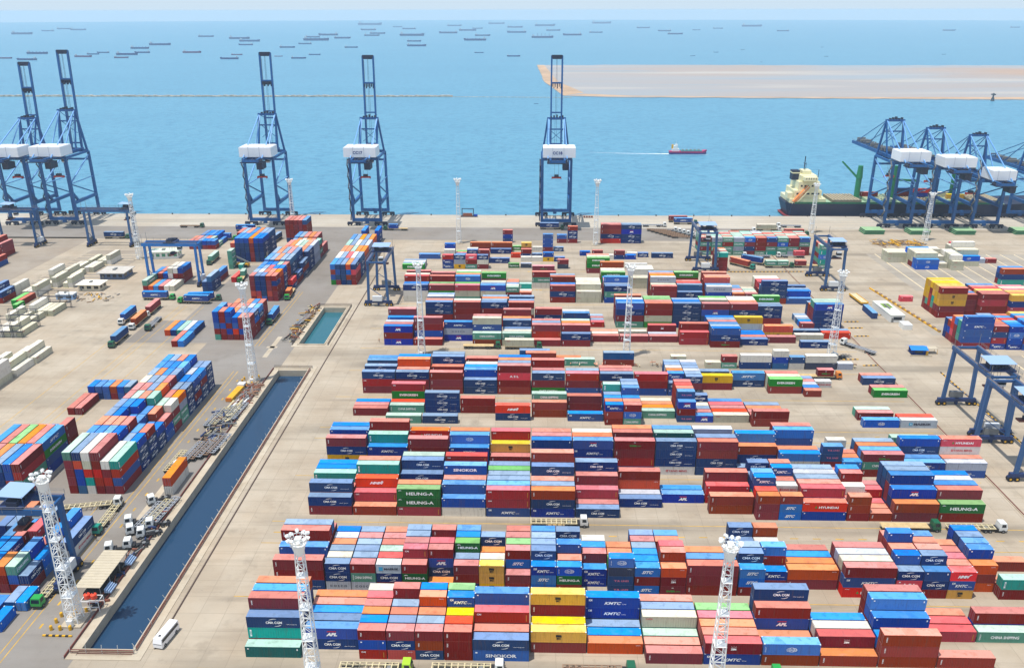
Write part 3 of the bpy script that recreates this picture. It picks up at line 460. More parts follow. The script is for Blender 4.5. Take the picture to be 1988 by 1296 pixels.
# ------------------------------------------------------------------ ground, water, quay
def ground_mat(name, base, dark, patch=.05, seam=0.0, lo=.35, hi=.75, lanes=False):
    m = bpy.data.materials.new(name); m.use_nodes = True; nt = m.node_tree; N = nt.nodes; b = N['Principled BSDF']
    b.inputs['Roughness'].default_value = .9; b.inputs['Specular IOR Level'].default_value = .2
    g = N.new('ShaderNodeNewGeometry')
    def noise(scale, det=5, sx=1, sy=1):
        mp = N.new('ShaderNodeMapping'); mp.inputs['Scale'].default_value = (sx, sy, 1); lk(nt, g.outputs['Position'], mp.inputs['Vector'])
        n = N.new('ShaderNodeTexNoise'); n.inputs['Scale'].default_value = scale; n.inputs['Detail'].default_value = det; n.inputs['Roughness'].default_value = .62
        lk(nt, mp.outputs[0], n.inputs['Vector']); return n.outputs['Fac']
    def ramp(src, a, z, lo, hi):
        r = N.new('ShaderNodeMapRange'); r.inputs[1].default_value = a; r.inputs[2].default_value = z; r.inputs[3].default_value = lo; r.inputs[4].default_value = hi
        lk(nt, src, r.inputs[0]); return r.outputs[0]
    def mix(f, a, c):
        x = N.new('ShaderNodeMix'); x.data_type = 'RGBA'; lk(nt, f, x.inputs[0])
        if isinstance(a, tuple): x.inputs[6].default_value = (*a, 1)
        else: lk(nt, a, x.inputs[6])
        x.inputs[7].default_value = (*c, 1); return x.outputs[2]
    c = mix(ramp(noise(patch, 6), .36, .64, 0, 1), base, tuple(v*k for v, k in zip(base, (.84, .80, .76))))
    c = mix(ramp(noise(.05, 7, .10, 1.0), .50, .72, 0, hi*.75), c, dark)
    c = mix(ramp(noise(.35, 6, .06, 1.0), .55, .75, 0, hi*.5), c, dark)      # long tyre and oil streaks along the lanes
    c = mix(ramp(noise(.12, 8), .56, .72, 0, lo*1.3), c, dark)
    c = mix(ramp(noise(.6, 8), .60, .75, 0, lo), c, tuple(v*.8 for v in dark))
    c = mix(ramp(noise(.02, 4), .55, .7, 0, .35), c, tuple(min(1, v*k) for v, k in zip(base, (1.1, .98, .86))))
    if lanes:      # tyre wear along the truck lanes that run between the container blocks
        sq = N.new('ShaderNodeSeparateXYZ'); lk(nt, g.outputs['Position'], sq.inputs[0])
        def M_(op, a, b2=None):
            q = N.new('ShaderNodeMath'); q.operation = op
            for i_, v_ in enumerate((a, b2)):
                if v_ is None: continue
                if isinstance(v_, (int, float)): q.inputs[i_].default_value = v_
                else: lk(nt, v_, q.inputs[i_])
            return q.outputs[0]
        y_ = M_('ABSOLUTE', M_('SUBTRACT', M_('FRACT', M_('ADD', M_('DIVIDE', M_('SUBTRACT', sq.outputs[1], 138.6), 54.9), 10.5)), .5))
        band = M_('MULTIPLY', ramp(y_, .035, .075, 1, 0), ramp(sq.outputs[0], -80, -66, 0, 1))
        c = mix(M_('MULTIPLY', band, ramp(noise(.09, 8, .18, 1.0), .32, .62, .12, .85)), c, tuple(v*1.15 for v in dark))
        yy_ = M_('ABSOLUTE', M_('SUBTRACT', M_('FRACT', M_('ADD', M_('DIVIDE', M_('SUBTRACT', sq.outputs[1], 161.0), 54.9), 10.5)), .5))
        c = mix(M_('MULTIPLY', M_('MULTIPLY', ramp(yy_, .008, .02, 1, 0), ramp(sq.outputs[0], -80, -66, 0, 1)), ramp(noise(.3, 6, .2, 1.0), .35, .6, 0, .6)), c, dark)
    if seam:
        sx = N.new('ShaderNodeSeparateXYZ'); lk(nt, g.outputs['Position'], sx.inputs[0])
        br = N.new('ShaderNodeTexBrick'); br.inputs['Scale'].default_value = 1.0; br.offset = 0
        br.inputs['Mortar Size'].default_value = .06; br.inputs['Brick Width'].default_value = seam; br.inputs['Row Height'].default_value = seam
        br.inputs['Color1'].default_value = (0,0,0,1); br.inputs['Color2'].default_value = (.25,.25,.25,1); br.inputs['Mortar'].default_value = (1,1,1,1)
        lk(nt, g.outputs['Position'], br.inputs['Vector'])
        rb = N.new('ShaderNodeRGBToBW'); lk(nt, br.outputs['Color'], rb.inputs[0])
        c = mix(ramp(rb.outputs[0], 0, 1, 0, .5), c, dark)
    lk(nt, c, b.inputs['Base Color']); MATS[name] = m; return m
CONC = ground_mat('yard_concrete', (.49,.42,.325), (.20,.17,.13), seam=6.0, lanes=True)
ASPH = ground_mat('worn_asphalt', (.285,.262,.235), (.16,.145,.13), patch=.03, lo=.25, hi=.5)
PALE = ground_mat('pale_concrete', (.55,.48,.37), (.30,.25,.18), patch=.2)
QC = ground_mat('quay_concrete', (.50,.46,.39), (.27,.24,.2), patch=.02, lo=.2, hi=.9)
YEL = mat('yellow_paint', (205,160,50), .7, noise=.35, nscale=.4); YELB = mat('yellow_barrier', (225,170,20), .6, noise=.15)
def flat(name, rects, m, z):
    mb = MB()
    for x0, x1, y0, y1 in rects: mb.add([(x0,y0,z),(x1,y0,z),(x1,y1,z),(x0,y1,z)], [(0,1,2,3)], m)
    return struct(mb.build(name))
C1 = (-99.8, -88.3, 143.6, 296.4); C2 = (-99.2, -88.3, 324.5, 370.3); QY = 564.5
g = MB(); m_ = CONC
def gq(x0, x1, y0, y1, m=CONC, z=0): g.add([(x0,y0,z),(x1,y0,z),(x1,y1,z),(x0,y1,z)], [(0,1,2,3)], m)
gq(-1500, C1[0], -200, QY); gq(C2[1], 1500, -200, QY); gq(C1[0], C2[1], -200, C1[2]); gq(C1[0], C2[1], C1[3], C2[2]); gq(C1[0], C2[1], C2[3], QY)
gq(C1[0], C2[0], C2[2], C2[3])
g.add([(-1500,QY,0),(1500,QY,0),(1500,QY,-9),(-1500,QY,-9)], [(0,1,2,3)], PALE)
struct(g.build('ground'))
flat('quay_apron', [(-1500, 1500, 528.5, QY-.6)], QC, .004)
flat('apron_road', [(-1500, 150, 497, 528.5)], ASPH, .004)
flat('left_yard_asphalt', [(-156, -100.2, -50, 205), (-139, -100.2, 205, 497), (-146, -139, 205, 300), (-175, -139, 325, 352), (-160, -139, 352, 440)], ASPH, .004)
flat('left_storage_asphalt', [(-262, -226, 370, 470), (-340, -276, 380, 500)], ground_mat('brown_worn_asphalt', (.36,.31,.25), (.2,.17,.14)), .004)
flat('right_storage_asphalt', [(176, 330, 340, 352), (195, 330, 402, 470), (186, 330, 300, 318)], ground_mat('right_worn_asphalt', (.40,.36,.30), (.22,.2,.17)), .004)
# painted lines and lane marks
marks = []
for x in (-117.6, -115.9): marks += [(x, x+.22, 60, 296), (x, x+.22, 322, 395)]
for x in (-124.4,): marks += [(x, x+.18, 60, 200)]
for x in (-170, -166.5, -158, -182): marks += [(x, x+.2, 205, 372)]
for k, y in enumerate((138.4, 162.1, 183.8, 193.9, 218.2, 242.0, 249.6, 273.6, 297.5, 320.6, 343.8, 377.0, 399.5, 432)):
    marks.append((-72, 136, y, y+.22))
for y in (188.6,): marks += [(-70+6.1*i, -67.8+6.1*i, y, y+.35) for i in range(34)]
for y in (141.0-4.4,): marks += [(-66+6.1*i, -64+6.1*i, y, y+.4) for i in range(30)]
for y in (246.2,): marks += [(-60+12.5*i, -58.4+12.5*i, y, y+.5) for i in range(16)]
marks += [(-113.4, -112.9, 150+8*i, 151.6+8*i) for i in range(18)]
for y in (341.5, 399, 431): marks += [(-30+2.1*i, -28.9+2.1*i, y, y+1.0) for i in range(4)]+[(-2+2.1*i, -.9+2.1*i, y, y+1.0) for i in range(4)]+[(66+2.1*i, 67.1+2.1*i, y, y+1.0) for i in range(5)]
flat('lane_markings', marks, YEL, .012)
wl_ = [(-262+.0, -228, 372+5.2*i, 372.5+5.2*i) for i in range(18)] + [(x, x+.6, 402, 470) for x in range(200, 330, 8)] + [(x, x+.6, 300, 318) for x in range(188, 330, 7)]
wl_ += [(-1500, 1500, y, y+.35) for y in (533.5, 538, 543.2, 548.5, 553)]
flat('bay_lines', wl_, mat('cream_line_paint', (225,205,165), .8, noise=.2), .016)
flat('concrete_strips', [(-110.6, -108.6, 193, 213), (-110.6, -108.6, 310, 333), (-112, -107.5, 320, 322)], PALE, .009)
# canal basins
def water_mat(name, base, rough, bscale, bstr, spec=.5, stretch=(1,1,1), detail=4, tint=None, grad=None):
    m = bpy.data.materials.new(name); m.use_nodes = True; nt = m.node_tree; N = nt.nodes; b = N['Principled BSDF']
    b.inputs['Base Color'].default_value = (*base, 1); b.inputs['Roughness'].default_value = rough; b.inputs['IOR'].default_value = 1.33; b.inputs['Specular IOR Level'].default_value = spec
    g = N.new('ShaderNodeNewGeometry'); mp = N.new('ShaderNodeMapping'); mp.inputs['Scale'].default_value = stretch; lk(nt, g.outputs['Position'], mp.inputs['Vector'])
    n = N.new('ShaderNodeTexNoise'); n.inputs['Scale'].default_value = bscale; n.inputs['Detail'].default_value = detail; n.inputs['Roughness'].default_value = .6; lk(nt, mp.outputs[0], n.inputs['Vector'])
    bp = N.new('ShaderNodeBump'); bp.inputs['Strength'].default_value = bstr; bp.inputs['Distance'].default_value = 1.0; lk(nt, n.outputs['Fac'], bp.inputs['Height']); lk(nt, bp.outputs[0], b.inputs['Normal'])
    if tint:
        n2 = N.new('ShaderNodeTexNoise'); n2.inputs['Scale'].default_value = .004; n2.inputs['Detail'].default_value = 8; n2.inputs['Roughness'].default_value = .7
        mp2 = N.new('ShaderNodeMapping'); mp2.inputs['Scale'].default_value = (.35,1,1); lk(nt, g.outputs['Position'], mp2.inputs['Vector']); lk(nt, mp2.outputs[0], n2.inputs['Vector'])
        r = N.new('ShaderNodeMapRange'); r.inputs[1].default_value = .38; r.inputs[2].default_value = .64; lk(nt, n2.outputs['Fac'], r.inputs[0])
        x = N.new('ShaderNodeMix'); x.data_type = 'RGBA'; x.inputs[6].default_value = (*base, 1); x.inputs[7].default_value = (*tint, 1); lk(nt, r.outputs[0], x.inputs[0])
        x2 = N.new('ShaderNodeMix'); x2.data_type = 'RGBA'; lk(nt, x.outputs[2], x2.inputs[6]); x2.inputs[7].default_value = tuple(v*k for v, k in zip(base, (.68,.78,.84)))+(1,)
        r2 = N.new('ShaderNodeMapRange'); r2.inputs[1].default_value = .47; r2.inputs[2].default_value = .62; r2.inputs[4].default_value = .9; lk(nt, n.outputs['Fac'], r2.inputs[0]); lk(nt, r2.outputs[0], x2.inputs[0])
        lk(nt, x2.outputs[2], b.inputs['Base Color'])
    MATS[name] = m; return m
CW = water_mat('canal_water', (.018,.055,.115), .08, 1.2, .03); CW2 = water_mat('green_canal_water', (.02,.13,.17), .1, 1.2, .03)
SEA = water_mat('sea_water', (.085,.285,.42), .38, .16, 1.0, stretch=(.8,1,1), detail=8, tint=(.10,.315,.45))
WALL = mat('stained_canal_wall', (150,140,122), .9, noise=.4, nscale=.6)
for nm, C, wm in (('canal', C1, CW), ('far_basin', C2, CW2)):
    wb = MB(); x0, x1, y0, y1 = C
    wb.add([(x0,y0,-2.2),(x1,y0,-2.2),(x1,y1,-2.2),(x0,y1,-2.2)], [(0,1,2,3)], wm); struct(wb.build(nm+'_water'))
    cb = MB(); t = .5
    for a in ((x0-t, x0, y0-t, y1+t), (x1, x1+t, y0-t, y1+t)): cb.box(*a, -4, .35, WALL if 0 else PALE)
    cb.box(x0, x1, y0-t, y0, -4, .3, PALE); cb.box(x0, x1, y1, y1+t, -4, .3, PALE)
    cb.box(x0-2.6, x0-t-.01, y0-2, y1+2, .0, .13, PALE); cb.box(x1+t+.01, x1+3.0, y0-2, y1+2, .0, .14, PALE); cb.box(x0-2.6, x1+3, y0-3.2, y0-2.01, 0, .13, PALE); cb.box(x0-2.6, x1+3, y1+2.01, y1+4.2, 0, .13, PALE)
    o = cb.build('canal_wall'); tag(o, 'pale concrete parapet and walls around the '+('long near canal' if nm == 'canal' else 'short far basin'), 'wall')
# canal railings
RED = mat('brick_red_rail', (118,58,48), .7, noise=.2); GREY = mat('galvanised_posts', (190,192,188), .5)
def railing(label, pts, curved=True, m=RED, h=1.1, step=4.0, ex=0):
    t = thing('railing', label, 'railing', (*pts[0], 0), 0, 'railings round the canal basins'); o0 = Vector((*pts[0], 0)); mb = MB(); pb = MB()
    for a, b in zip(pts, pts[1:]):
        a, b = Vector((*a, 0))-o0, Vector((*b, 0))-o0; n = max(1, int((b-a).length/step))
        for zz in ((h*.5), h): mb.beam(a+Vector((0,0,zz)), b+Vector((0,0,zz)), .16, m)
        mb.beam(a+Vector((0,0,.1)), b+Vector((0,0,.1)), .14, m, .16)
        for i in range(n+1):
            p = a.lerp(b, i/n); pb.beam(p, p+Vector((0,0,h+.1)), .12, GREY)
            if curved: pb.beam(p+Vector((0,0,h)), p+Vector((ex, .25*(ex == 0), h+1.2)), .1, GREY)
    mb.build('rail', t); pb.build('post', t)
railing('red rail with bent grey posts along the right edge of the long canal', [(-87.4, 143.2), (-87.4, 297.5)], ex=-.6)
railing('red rail across the near end of the long canal', [(-101.8, 142.3), (-87.4, 142.3)], step=3.0)
railing('rusty rail along the left edge of the long canal', [(-102.3, 140.5), (-102.3, 298.4)], curved=False, h=.7, step=12)
railing('dark rail across the far end of the long canal', [(-102.3, 299.2), (-86.9, 299.2)], curved=False, m=mat('dark_rail', (70,52,44), .7), step=5)
railing('brown rail around the far end of the short basin', [(-101.8, 323.0), (-101.8, 373.2), (-86.5, 373.2), (-86.5, 323.0)], curved=False, m=MATS['dark_rail'], step=8)
# long rusty drainage rail lines in the right yard
for x, y0, y1, lb in ((-83.6, 144, 440, 'dark ground channel running along the yard right of the canal'), (139.2, 180, 470, 'red and brown ground barrier along the right lane beside the gantries')):
    mb = MB(); mb.box(-.2, .2, 0, y1-y0, 0, .1, MATS['dark_rail']) if x < 0 else mb.box(-.35, .35, 0, y1-y0, 0, .25, PALE)
    if x > 0: mb.box(-.1, .1, 0, y1-y0, .25, .5, RED)
    o = mb.build('ground_barrier'); o.location = (x, y0, 0); tag(o, lb, 'barrier')
# sea, breakwater, sand island
sb = MB(); n = 96; RAD = 12300.0
pts = [(math.cos(math.pi*i/n)*RAD, QY+math.sin(math.pi*i/n)*RAD*.999) for i in range(n+1)]
sb.add([(0,QY,-3)]+[(x,y,-3) for x, y in pts], [(0,i+1,i+2) for i in range(n)], SEA); struct(sb.build('sea_water'))
SAND = bpy.data.materials.new('pale_sand_flat'); SAND.use_nodes = True
def _sand(nt):
    N = nt.nodes; b = N['Principled BSDF']; b.inputs['Roughness'].default_value = .95; g = N.new('ShaderNodeNewGeometry')
    def nz(sc_, st, a, z, det=7):
        mp = N.new('ShaderNodeMapping'); mp.inputs['Scale'].default_value = st; lk(nt, g.outputs['Position'], mp.inputs['Vector']); n = N.new('ShaderNodeTexNoise'); n.inputs['Scale'].default_value = sc_; n.inputs['Detail'].default_value = det
        n.inputs['Distortion'].default_value = .6; lk(nt, mp.outputs[0], n.inputs['Vector']); r = N.new('ShaderNodeMapRange'); r.inputs[1].default_value = a; r.inputs[2].default_value = z; lk(nt, n.outputs['Fac'], r.inputs[0]); return r.outputs[0]
    def mix(f, a, c):
        x = N.new('ShaderNodeMix'); x.data_type = 'RGBA'; lk(nt, f, x.inputs[0])
        if isinstance(a, tuple): x.inputs[6].default_value = (*a, 1)
        else: lk(nt, a, x.inputs[6])
        x.inputs[7].default_value = (*c, 1); return x.outputs[2]
    sx = N.new('ShaderNodeSeparateXYZ'); lk(nt, g.outputs['Position'], sx.inputs[0])
    mr = N.new('ShaderNodeMapRange'); mr.inputs[1].default_value = 150; mr.inputs[2].default_value = 1000; mr.inputs[3].default_value = .15; lk(nt, sx.outputs[0], mr.inputs[0])
    mu = N.new('ShaderNodeMath'); mu.operation = 'MULTIPLY'; lk(nt, mr.outputs[0], mu.inputs[0]); lk(nt, nz(.0022, (.35,1,1), .42, .56), mu.inputs[1])
    c = mix(nz(.004, (.25,1,1), .4, .65), (.30,.335,.36), (.36,.33,.31)); c = mix(mu.outputs[0], c, (.42,.28,.19)); c = mix(nz(.006, (.12,1.3,1), .56, .66), c, (.45,.41,.36)); c = mix(nz(.012, (.1,1,1), .6, .7), c, (.25,.32,.37))
    lk(nt, c, b.inputs['Base Color'])
_sand(SAND.node_tree)
random.seed(21)
def shore(a, b, n, amp): return [(a[0]+(b[0]-a[0])*i/n+random.uniform(-amp,amp)*(i > 0), a[1]+(b[1]-a[1])*i/n+random.uniform(-amp,amp)*(i > 0)) for i in range(n)]
ISL = shore((53,1447),(125,1425),4,2)+shore((125,1425),(785,1383),40,5)+shore((785,1383),(2600,1330),40,6)+[(3600,2190)]+shore((3600,2190),(1260,2255),10,12)+shore((1260,2255),(11,2285),30,14)+shore((11,2285),(24,1735),10,3)+shore((24,1735),(53,1447),8,2)
ib = MB(); ib.prism(ISL, -6, -2.2, SAND); struct(ib.build('sand_island'))
sh = MB(); BEACH = mat('tan_beach_sand', (190,158,124), .95, noise=.25, nscale=.02)
sh.add([(60,1451,-2.15),(125,1431,-2.15),(785,1390,-2.15),(2600,1338,-2.15),(2600,1400,-2.15),(785,1425,-2.15),(420,1428,-2.15),(170,1446,-2.15),(90,1480,-2.15)], [tuple(range(9))], BEACH)
sh.add([(11,2285,-2.15),(24,1735,-2.15),(53,1447,-2.15),(90,1500,-2.15),(52,1735,-2.15),(30,2280,-2.15)], [tuple(range(6))], BEACH)
struct(sh.build('island_beach'))
ROCK = mat('breakwater_rock', (196,182,160), .95, noise=.5, nscale=.15)
bb = MB(); random.seed(3)
for i in range(260):
    x = -1500+i*5.25; bb.box(x, x+5.6, 1433+random.uniform(-1.5,1), 1440+random.uniform(-1,1.5), -5, -.9+random.uniform(-.5,.6), ROCK)
for i in range(34):
    x = -138+i*6; bb.box(x, x+5, 1430-i*.3, 1432.5-i*.3, -5, -2.4, ROCK)
o = bb.build('breakwater'); tag(o, 'long straight rock breakwater crossing the sea on the left', 'breakwater')
bu = MB(); bu.cyl((0,0,0), (0,0,5), 3, mat('dark_beacon', (60,70,80)), 8, 2); bu.cyl((0,0,5), (0,0,12), 1.2, MATS['dark_beacon'], 8); bu.box(-2.5,2.5,-2.5,2.5,9,11,MATS['dark_beacon'])
o = bu.build('sea_beacon'); o.location = (730, 1372, -3); tag(o, 'small dark beacon post in the water at the island edge', 'beacon')
# ------------------------------------------------------------------ floodlight masts
MW = mat('white_galvanised_paint', (232,234,232), .5); LAMP = mat('lamp_glass', (245,245,240), .2)
def make_mast():
    t = thing('light_mast', 'x', 'light mast'); H = 38.0; w = lambda z: 2.7-(2.7-1.35)*z/H
    mb = MB(); c = lambda i, z: Vector(((-1,1,1,-1)[i]*w(z)/2, (-1,-1,1,1)[i]*w(z)/2, z))
    n = 20
    for i in range(4): mb.beam(c(i,0), c(i,H), .22, MW, w2=.16)
    for k in range(n):
        z0, z1 = H*k/n, H*(k+1)/n
        for i in range(4):
            j = (i+1) % 4; mb.beam(c(i,z1), c(j,z1), .11, MW)
            mb.beam(c(i,z0), c(j,z1), .09, MW) if k % 2 == i % 2 else mb.beam(c(j,z0), c(i,z1), .09, MW)
        if k % 4 == 3: mb.box(-w(z1)/2-.14, w(z1)/2+.14, -w(z1)/2-.14, w(z1)/2+.14, z1-.04, z1+.04, MW)
    mb.build('lattice', t)
    p = MB(); p.cyl((0,0,H-2.6), (0,0,H-.4), 0.85, MW, 12, 1.4); p.cyl((0,0,H-.4), (0,0,H-.2), 1.5, MW, 16)
    for z in (H+.4, H+1.1):
        for i in range(16):
            a, b = 2*math.pi*i/16, 2*math.pi*(i+1)/16; p.beam((1.6*math.cos(a),1.6*math.sin(a),z), (1.6*math.cos(b),1.6*math.sin(b),z), .1, MW)
    for i in range(16): a = 2*math.pi*i/16; p.beam((1.7*math.cos(a),1.7*math.sin(a),H-.3), (1.6*math.cos(a),1.6*math.sin(a),H+1.1), .07, MW)
    p.box(-.6,.6,-.6,.6,H-.2,H+1.0,MW); p.build('platform', t)
    me = None
    for i in range(10):
        a = 2*math.pi*i/10
        if me is None:
            q = MB(); q.cyl((0,0,0), (.55,0,-.25), .34, MW, 10, .4); q.cyl((.55,0,-.25), (.58,0,-.265), .38, LAMP, 10); q.beam((-.4,0,-.3), (0,0,0), .1, MW); me = q.mesh('floodlight')
        o = link('floodlight', me, t, (1.65*math.cos(a), 1.65*math.sin(a), H+1.2+.35*(i % 2))); o.rotation_euler = (0, 0, a)
    b = MB(); b.box(-2.4,2.4,-2.4,2.4,0,.35,PALE); b.build('base', t)
    k = MB(); k.box(-.6,.6,-2.5,-1.75,.35,2.0,MW); k.build('control_box', t)
    return t
def copy_tree(o, parent=None):
    c = o.copy(); col.objects.link(c); c.parent = parent
    for ch in [x for x in o.children]: copy_tree(ch, c)
    return c
MASTS = [(-106, 152.6, 1, 'tall white lattice light mast beside the near canal corner and yellow bollards'), (-44.3, 131.5, 1, 'tall white lattice light mast in front of the left nearest container stacks'),
 (38.1, 131.6, 1, 'tall white lattice light mast in front of the right nearest container stacks'), (-106.5, 286.4, 1, 'white lattice light mast at the far left end of the long canal'),
 (-45.1, 314.1, 1, 'white lattice light mast at the left end of the eighth block'), (39.3, 313.6, .985, 'white lattice light mast in the middle of the eighth container block'),
 (121.7, 311, .96, 'white lattice light mast right of the eighth block beside yellow kerbs'), (-225.3, 452.6, .95, 'white lattice light mast by the far left gantry and grey office'),
 (-150.6, 507.6, .9, 'white lattice light mast against the tall maroon container stack'), (-44.4, 489.5, 1, 'white lattice light mast on the apron left of the centre crane'),
 (38.8, 487.4, 1, 'white lattice light mast on the apron right of the centre crane'), (178.3, 518.4, .8, 'white lattice light mast in front of the docked ship stern'),
 (242.4, 500.6, .75, 'white lattice light mast between the right quay cranes')]
m0 = make_mast()
for i, (x, y, s, lb) in enumerate(MASTS):
    o = m0 if i == 0 else copy_tree(m0)
    o.location = (x, y, 0); o.scale = (1, 1, s); tag(o, lb, 'light mast', 'floodlight masts of the yard')
# yellow bollards and kerbs at mast feet
bo = MB(); bo.cyl((0,0,0), (0,0,1.05), .36, YELB, 12); bo.cyl((0,0,1.05), (0,0,1.2), .36, YELB, 12, .28); bm_ = bo.mesh('bollard')
names_b = ['at the near left corner', 'second along the near edge', 'third along the near edge', 'at the left side', 'upper one at the left side', 'alone right of the mast', 'hidden behind the mast leg']
for (mx, my), where in (((-106, 152.6), 'near canal mast'), ((-106.5, 286.4), 'far canal mast')):
    for (dx, dy), nb in zip([(-4.1,-3.0),(-2.0,-3.0),(.3,-2.9),(-4.2,-.6),(-4.1,1.5),(.9,3.4),(-1.4,2.6)], names_b):
        o = link('bollard', bm_, None, (mx+dx, my+dy, 0)); tag(o, f'yellow bollard {nb}, foot of the {where}', 'bollard', 'yellow bollards round the mast feet')
KB = mat('black_barrier', (40,38,34), .7)
def kerb(x0, y0, x1, y1, lb, n=9):
    mb = MB(); a, b = Vector((0,0,.18)), Vector((x1-x0,y1-y0,.18))
    for i in range(n): mb.beam(a.lerp(b, i/n), a.lerp(b, (i+1)/n), .36, YELB if i % 2 == 0 else KB, .34)
    o = mb.build('striped_kerb'); o.location = (x0, y0, 0); tag(o, lb, 'kerb', 'striped kerbs'); return o
kerb(-111, 147.6, -104.2, 147.5, 'yellow and black kerb in front of the near canal mast'); kerb(-111, 282.6, -104.5, 282.6, 'brown striped kerb in front of the far canal mast', 5)
kerb(107, 432.6, 148, 433.6, 'long yellow and black kerb before the transhipment rows', 41); kerb(162, 190, 161.0, 300, 'yellow and black kerb along the right lane behind the gantries', 90)
for i, (x, y) in enumerate([(141, 338), (142, 348), (143, 356), (133, 306), (127, 312), (160, 365)]): kerb(x, y, x+6.5, y+.3, 'short striped kerb across the right service strip, '+ORD[i]+' counted from the front', 7)
kerb(118, 307, 128, 306.4, 'yellow kerb in front of the right mast and white truck', 6)
# ------------------------------------------------------------------ quay cranes
CB = mat('crane_blue', (0,88,152), .5, noise=.18, nscale=.15); CLB = mat('pale_blue_tube', (110,165,220), .5); CDB = mat('dark_machinery', (16,34,66), .6, noise=.3, nscale=.5)
HW = mat('white_machine_house', (236,240,244), .5, noise=.05, nscale=.1); SPR = mat('red_spreader', (190,52,36), .6); CAB = mat('white_cab', (220,224,226), .4); GLASS = mat('dark_glass', (24,34,44), .1)
def sts(label, x, w=20.4, up=True, name='CC18', apex=66.0, tip=105.0, y0=532.5, gauge=29.5, sway=0.0, tube=CLB, T=44.0, hw=10.0, hx=1.0):
    t = thing('quay_crane', label, 'quay crane', (x, y0, 0), 0, 'ship-to-shore cranes on the quay')
    a = w/2-1.0; G = gauge
    for sx in (-1, 1):
        for y in (0, G):
            mb = MB(); mb.beam((sx*a, y, 3.4), (sx*a, y, T if y else T), 1.7, CB, 1.6, w2=1.5); mb.build('leg', t)
    for y in (0, G):
        mb = MB(); mb.box(-a-.9, a+.9, y-.75, y+.75, 3.0, 5.0, CB); mb.box(-1.2, 1.2, y-.5, y+.5, 1.6, 3.0, CB); mb.build('sill_beam', t)
        mb = MB(); mb.box(-a, a, y-.7, y+.7, T-.6, T+1.2, CB)
        if y: mb.box(-a, a, y-.6, y+.6, T-6, T-4.8, CB)
        mb.build('cross_beam', t)
    for sx in (-1, 1):
        mb = MB(); mb.beam((sx*a, 0, 14.5), (sx*a, G, 14.5), 1.5, CB, 1.9); mb.build('side_beam', t); mb = MB(); mb.beam((sx*a, 0, T), (sx*a, G, T), 1.0, CB, 1.4); mb.build('top_beam', t); mb = MB(); mb.beam((sx*a, .6, 21), (sx*a, 6, 15), 1.3, CB); mb.build('knee_brace', t)
        mb = MB(); mb.beam((sx*a, 0, 27), (sx*a, G, T-2), .65, tube); mb.beam((sx*a, 0, 27), (sx*a, G, 15.5), .65, CB); mb.beam((sx*a, 0, 27), (sx*a, G, 27), .5, tube); mb.build('diagonal_brace', t)
    for sx in (-1, 1):
        for y in (0, G):
            mb = MB()
            mb.box(sx*a-4.2, sx*a+4.2, y-.45, y+.45, 1.9, 2.6, CDB)
            for q in (-2.7, 2.7): mb.box(sx*a+q-1.7, sx*a+q+1.7, y-.6, y+.6, .95, 1.9, CDB)
            for q in (-3.7, -1.8, 1.8, 3.7): mb.cyl((sx*a+q, y-.35, .5), (sx*a+q, y+.35, .5), .5, DARK, 8)
            mb.build('bogie', t)
    # girders, backreach
    gx = 4.4; mb = MB()
    for sx in (-1, 1): mb.box(sx*gx-.55, sx*gx+.55, -17, G+2.5, T+.2, T+2.2, CB)
    for y in (-17, -8, 10, 20, G+2): mb.box(-gx, gx, y-.4, y+.4, T+.4, T+1.8, CB)
    mb.build('girder', t)
    mb = MB(); mb.box(hx-hw, hx+hw+.4, -9, 5, T+2.3, T+8.2, HW); mb.box(hx-hw+.4, hx+hw, -8.6, 4.6, T+8.21, T+8.5, HW)
    for q in (-4, 3): mb.box(hx+q-.1, hx+q+.1, -9.1, 5.1, T+2.3, T+8.6, mat('house_seam', (190,196,204)))
    for q in (-1, 1): mb.box(hx+q*(hw+.2)-.05, hx+q*(hw+.2)+.05, -8, 4, T+2.2, T+2.4, STEEL)
    hs = mb.build('machine_house', t)
    if name: tm = MB(); put_text(tm, name, 0, 0, 6.2, 1.9, mat('navy_lettering', (20,60,130)), bold=.04); tx = tm.build('lettering', hs); tx.location = (hx-1, -9.06, T+5.2)
    mb = MB(); mb.box(-6.5, 6.5, -17, -9.2, T-.3, T+.2, CDB)
    for i in range(9): mb.box(-6+i*1.4, -5.2+i*1.4, -16+random.uniform(0,3), -13+random.uniform(0,3), T+.2, T+random.uniform(.8, 2.4), CDB)
    for x_ in (-6.4, 6.4): mb.beam((x_,-17,T+1.3), (x_,-9.2,T+1.3), .1, STEEL)
    mb.beam((-6.4,-17,T+1.3), (6.4,-17,T+1.3), .1, STEEL); mb.box(3.2, 7.0, -15, -7, T-4.5, T-.3, CDB); mb.build('machinery_platform', t)
    # A frame
    ax = 5.6; ay = G-1.5; mb = MB()
    for sx in (-1, 1):
        mb.beam((sx*(a-.6), G, T+1), (sx*ax, ay, apex), 1.15, CB); mb.beam((sx*(a-3.4), G-9, T+2), (sx*ax, ay, apex), .8, CB)
    mb.box(-ax-.6, ax+.6, ay-.8, ay+.8, apex-.7, apex+.7, CB); mb.box(-ax, ax, ay-.5, ay+.5, apex-7.4, apex-6.6, CB)
    mb.beam((-ax+.8, ay, apex-7), (ax-.8, ay, apex-15), .3, CB); mb.beam((ax-.8, ay, apex-7), (-ax+.8, ay, apex-15), .3, CB)
    for i in range(5): mb.box(-4+i*1.9, -3+i*1.9, ay-1, ay+1, apex+.7, apex+1.4+(i % 3)*.5, CDB)
    mb.build('a_frame', t)
